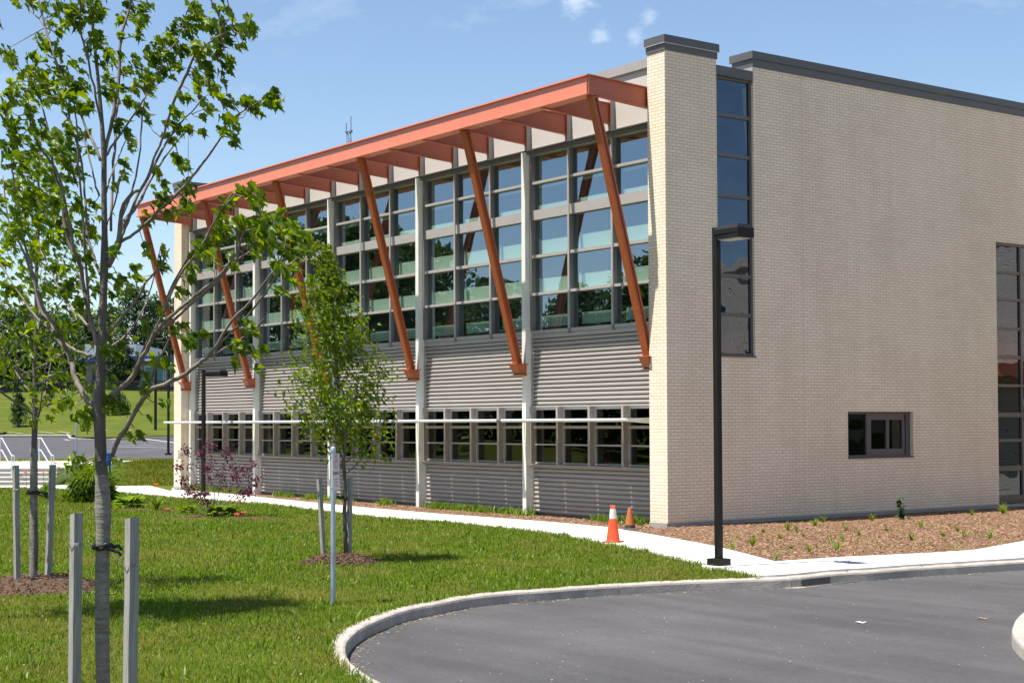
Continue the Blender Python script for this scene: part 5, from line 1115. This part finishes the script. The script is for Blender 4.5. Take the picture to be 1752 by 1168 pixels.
m = MB()
for k in range(5): r_ = -62+3.0*k; rbox(m, 195.75, 195.96, r_, r_+1.4, zb+.3, zb+2.8)
m.build('blue_panel', M_FBLUE, t)
t = empty('iron_fence', TP(173, -40), 'long black iron fence along the top of the grass slope', 'fence')
m = MB(); zf = hT(173)
for k in range(330): r_ = -75+.16*k; p = RB(173, r_, zf-.1); m.box(p[0]-.03, p[0]+.03, p[1]-.03, p[1]+.03, zf-.2, zf+1.25)
rbox(m, 172.96, 173.04, -75, -22, zf+1.05, zf+1.16); rbox(m, 172.98, 173.02, -75, -22, zf+.02, zf+.07)
m.build('picket_panel', M_FENCE, t)
def crown_tree(name, label, base, h, w, z0, n, ls, material, seed, group, cat='tree', lumps=16, conic=False, trunk=True):
    R0 = np.random.default_rng(seed); base = np.array(base, float); t = empty(name, tuple(base), label, cat, group)
    if trunk:
        m = MB(); m.tube([base+[0, 0, -.5], base+[.1, 0, h*.4], base+[-.1, .1, h*.85]], [w*.05+.03, w*.035+.02, .02], 7)
        for k in range(7): a = k*2.4; m.tube([base+[0, 0, h*(.25+.07*k)], base+[math.cos(a)*w*.28, math.sin(a)*w*.28, h*(.42+.07*k)]], [w*.02+.01, .012], 5)
        m.build('trunk', M_BARK, t)
    P = []
    for k in range(lumps):
        f = (k+.5)/lumps; a = k*2.4+R0.uniform(-.5, .5); env = (1-f)**.8 if conic else math.sin(math.pi*min(1, .18+.78*f))**.7
        rr = w/2*env*(R0.uniform(.35, .75) if not conic else .45); c = base+np.array([math.cos(a)*rr, math.sin(a)*rr, z0+(h-z0)*(f*.92+.03)]); lr = w*(.16+.08*R0.random())*(env*.6+.5)
        nn = int(n/lumps); d = R0.normal(0, 1, (nn, 3)); d /= np.linalg.norm(d, axis=1)[:, None]; P.append(c+d*lr*R0.uniform(.55, 1.08, (nn, 1))*np.array([1, 1, .85]))
    P = np.concatenate(P); mass('foliage', OVAL_V, OVAL_F, P, rots(len(P), .9, r=R0), R0.uniform(.7, 1.3, len(P))*ls, material, t); return t
def gt(u, v, t_, z=None): r = ray(u, v); k = t_/(r@_F); return CAM+r*k
GF = 'trees beyond the parking lot'
specs = [(232, 484, 236, 8.5, M_LEAFD, 'broad green tree with the highest crown, behind the blue-edged building'), (275, 502, 242, 9, M_LEAFD, 'broad tree partly hidden by the far pier, right of the highest crown'),
         (185, 520, 245, 9, M_LEAFD, 'tree behind the blue-edged building, just left of the highest crown'), (140, 528, 240, 9, M_LEAFD, 'tree above the left end of the blue roof'), (95, 535, 232, 10, M_LEAFD, 'tree left of the blue-edged building, between two young trees'),
         (45, 528, 228, 10, M_LEAFD, 'second tree from the left edge beyond the fence'), (-5, 520, 225, 11, M_LEAFD, 'tree at the very left edge beyond the fence'), (-60, 530, 225, 11, M_LEAFD, 'tree outside the left edge beyond the fence'), (320, 512, 244, 9, M_LEAFD, 'tree hidden behind the far pier beyond the parking lot')]
for i, (u, v, t_, w_, mt, lab) in enumerate(specs):
    top = gt(u, v, t_); b0 = np.array([top[0], top[1], hT(t_)-.2]); crown_tree('broadleaf_tree', lab, b0, top[2]-b0[2], w_, 1.5, 7000, .42, mt, i+1, GF, lumps=26)
for i, (u, v, vb, w_, lab) in enumerate(((28, 578, 655, 5.5, 'dark tree in front of the fence gap near the left edge'), (75, 588, 655, 5, 'dark tree beside the fence, behind the left-edge trunk'), (108, 582, 655, 5.5, 'dark tree just left of the blue-edged building'), (50, 586, 655, 6, 'dark tree between the two darkest ones by the fence'), (2, 584, 655, 6, 'dark tree cut by the left edge, by the fence'))):
    t_ = 184; top = gt(u, v, t_); b0 = np.array([top[0], top[1], hT(t_)-.2]); crown_tree('dark_tree', lab, b0, top[2]-b0[2], w_, .6, 4500, .34, M_LEAFC, i+31, GF, lumps=18)
for i, (u, v, w_, lab) in enumerate(((212, 570, 2.7, 'tall dark conifer in front of the blue-edged building'), (194, 588, 2.3, 'shorter dark conifer touching the tall one'), (228, 612, 2.0, 'small dark conifer right of the tall one'))):
    t_ = 186; top = gt(u, v, t_); b0 = np.array([top[0], top[1], hT(t_)-.2]); crown_tree('conifer', lab, b0, top[2]-b0[2], w_, .2, 3500, .22, M_LEAFC, i+51, 'conifers by the far building', lumps=16, conic=False)
for i, (u, v, vb, w_, lab, mt) in enumerate(((32, 672, 728, 3.0, 'conical shrub on the grass slope near the left edge', M_LEAFC), (201, 668, 712, 2.6, 'rounded shrub on the grass slope right of the nearest trunk', M_LEAFC), (157, 655, 690, 1.6, 'small light green shrub at the foot of the fence, left of the nearest trunk', M_LEAF2), (143, 700, 744, .9, 'thin sapling on the parking island', M_LEAF2))):
    b0 = lot_px(u, vb); d = (b0-CAM)@F2; hh = (vb-v)/FPX*d; crown_tree('shrub', lab, b0, hh, w_, .1, 2600 if i < 2 else 500, .16, mt, i+61, 'shrubs beyond the parking lot', 'shrub', lumps=14, conic=(i == 0))
# radio mast and whip antenna far behind the roof, power lines
t = empty('radio_mast', tuple(T(597, 700, 320)), 'thin lattice radio mast seen above the orange canopy', 'mast')
A = T(597.5, 228, 320); m = MB()
for sx, sy in ((-.35, -.3), (.35, -.3), (0, .4)): m.tube([A+[sx*3, sy*3, -50], A+[sx, sy, 0]], .09, 5)
for k in range(18): z = -k*2.2; s = 1+k*.16; m.tube([A+[-.35*s, -.3*s, z], A+[.35*s, -.3*s, z-1.1], A+[0, .4*s, z-1.6], A+[-.35*s, -.3*s, z-2.2]], .06, 4)
m.build('lattice', M_TOWER, t)
m = MB(); m.tube([T(592, 227.5, 320), T(601, 227.5, 320)], .18, 6); m.tube([T(592, 224.5, 320), T(601, 224.5, 320)], .12, 6); m.tube([T(600.3, 223, 320), T(600.3, 226.5, 320)], .4, 6); m.tube([T(592.6, 224.5, 320), T(592.6, 227.5, 320)], .3, 6); m.build('platform', M_TOWER, t)
for u, v in ((592.6, 211), (600.5, 199)): m = MB(); m.tube([T(u, 226, 320), T(u, v, 320)], .10, 5); m.build('antenna', M_TOWER, t)
t = empty('whip_antenna', tuple(T(322, 330, 150)), 'hair-thin whip antenna rising behind the far end of the canopy', 'antenna')
m = MB(); m.tube([T(322, 400, 150), T(322, 270, 150), T(322.3, 225, 150)], [.05, .035, .02], 5); m.build('rod', M_TOWER, t)
# trees across the street, behind the camera's left: mirrored in the glazing
for i, (x, y, h_, w_) in enumerate(((-8, -46, 11, 9), (-19, -50, 8.5, 9), (-38, -54, 10.5, 10), (-55, -50, 14, 12), (-66, -58, 15, 13), (-80, -62, 14, 12), (-46, -64, 9, 10), (2, -52, 13, 9), (-28, -62, 7, 9), (-96, -64, 16, 14), (-60, -31, 14, 11), (-73, -36, 17, 13), (-72, -23, 15, 12), (-90, -42, 19, 15), (-92, -27, 18, 14), (-112, -38, 20, 16))):
    crown_tree('street_tree', 'tree across the street behind the viewer, mirrored in the glazed front', (x, y, -.4), h_, w_, 1.2, 9000, .55, M_LEAFD, i+81, 'trees mirrored in the glazing', lumps=20)
t = empty('utility_pole', (-16, -44, -.4), 'wooden utility pole with a crossarm across the street, mirrored in the glazing', 'utility pole')
m = MB(); m.tube([(-16, -44, -.5), (-16, -44, 11)], [.16, .11], 10); m.build('pole', M_BARK, t); m = MB(); m.box(-17.2, -14.8, -44.14, -44.0, 10.2, 10.35); m.build('crossarm', M_BARK, t)
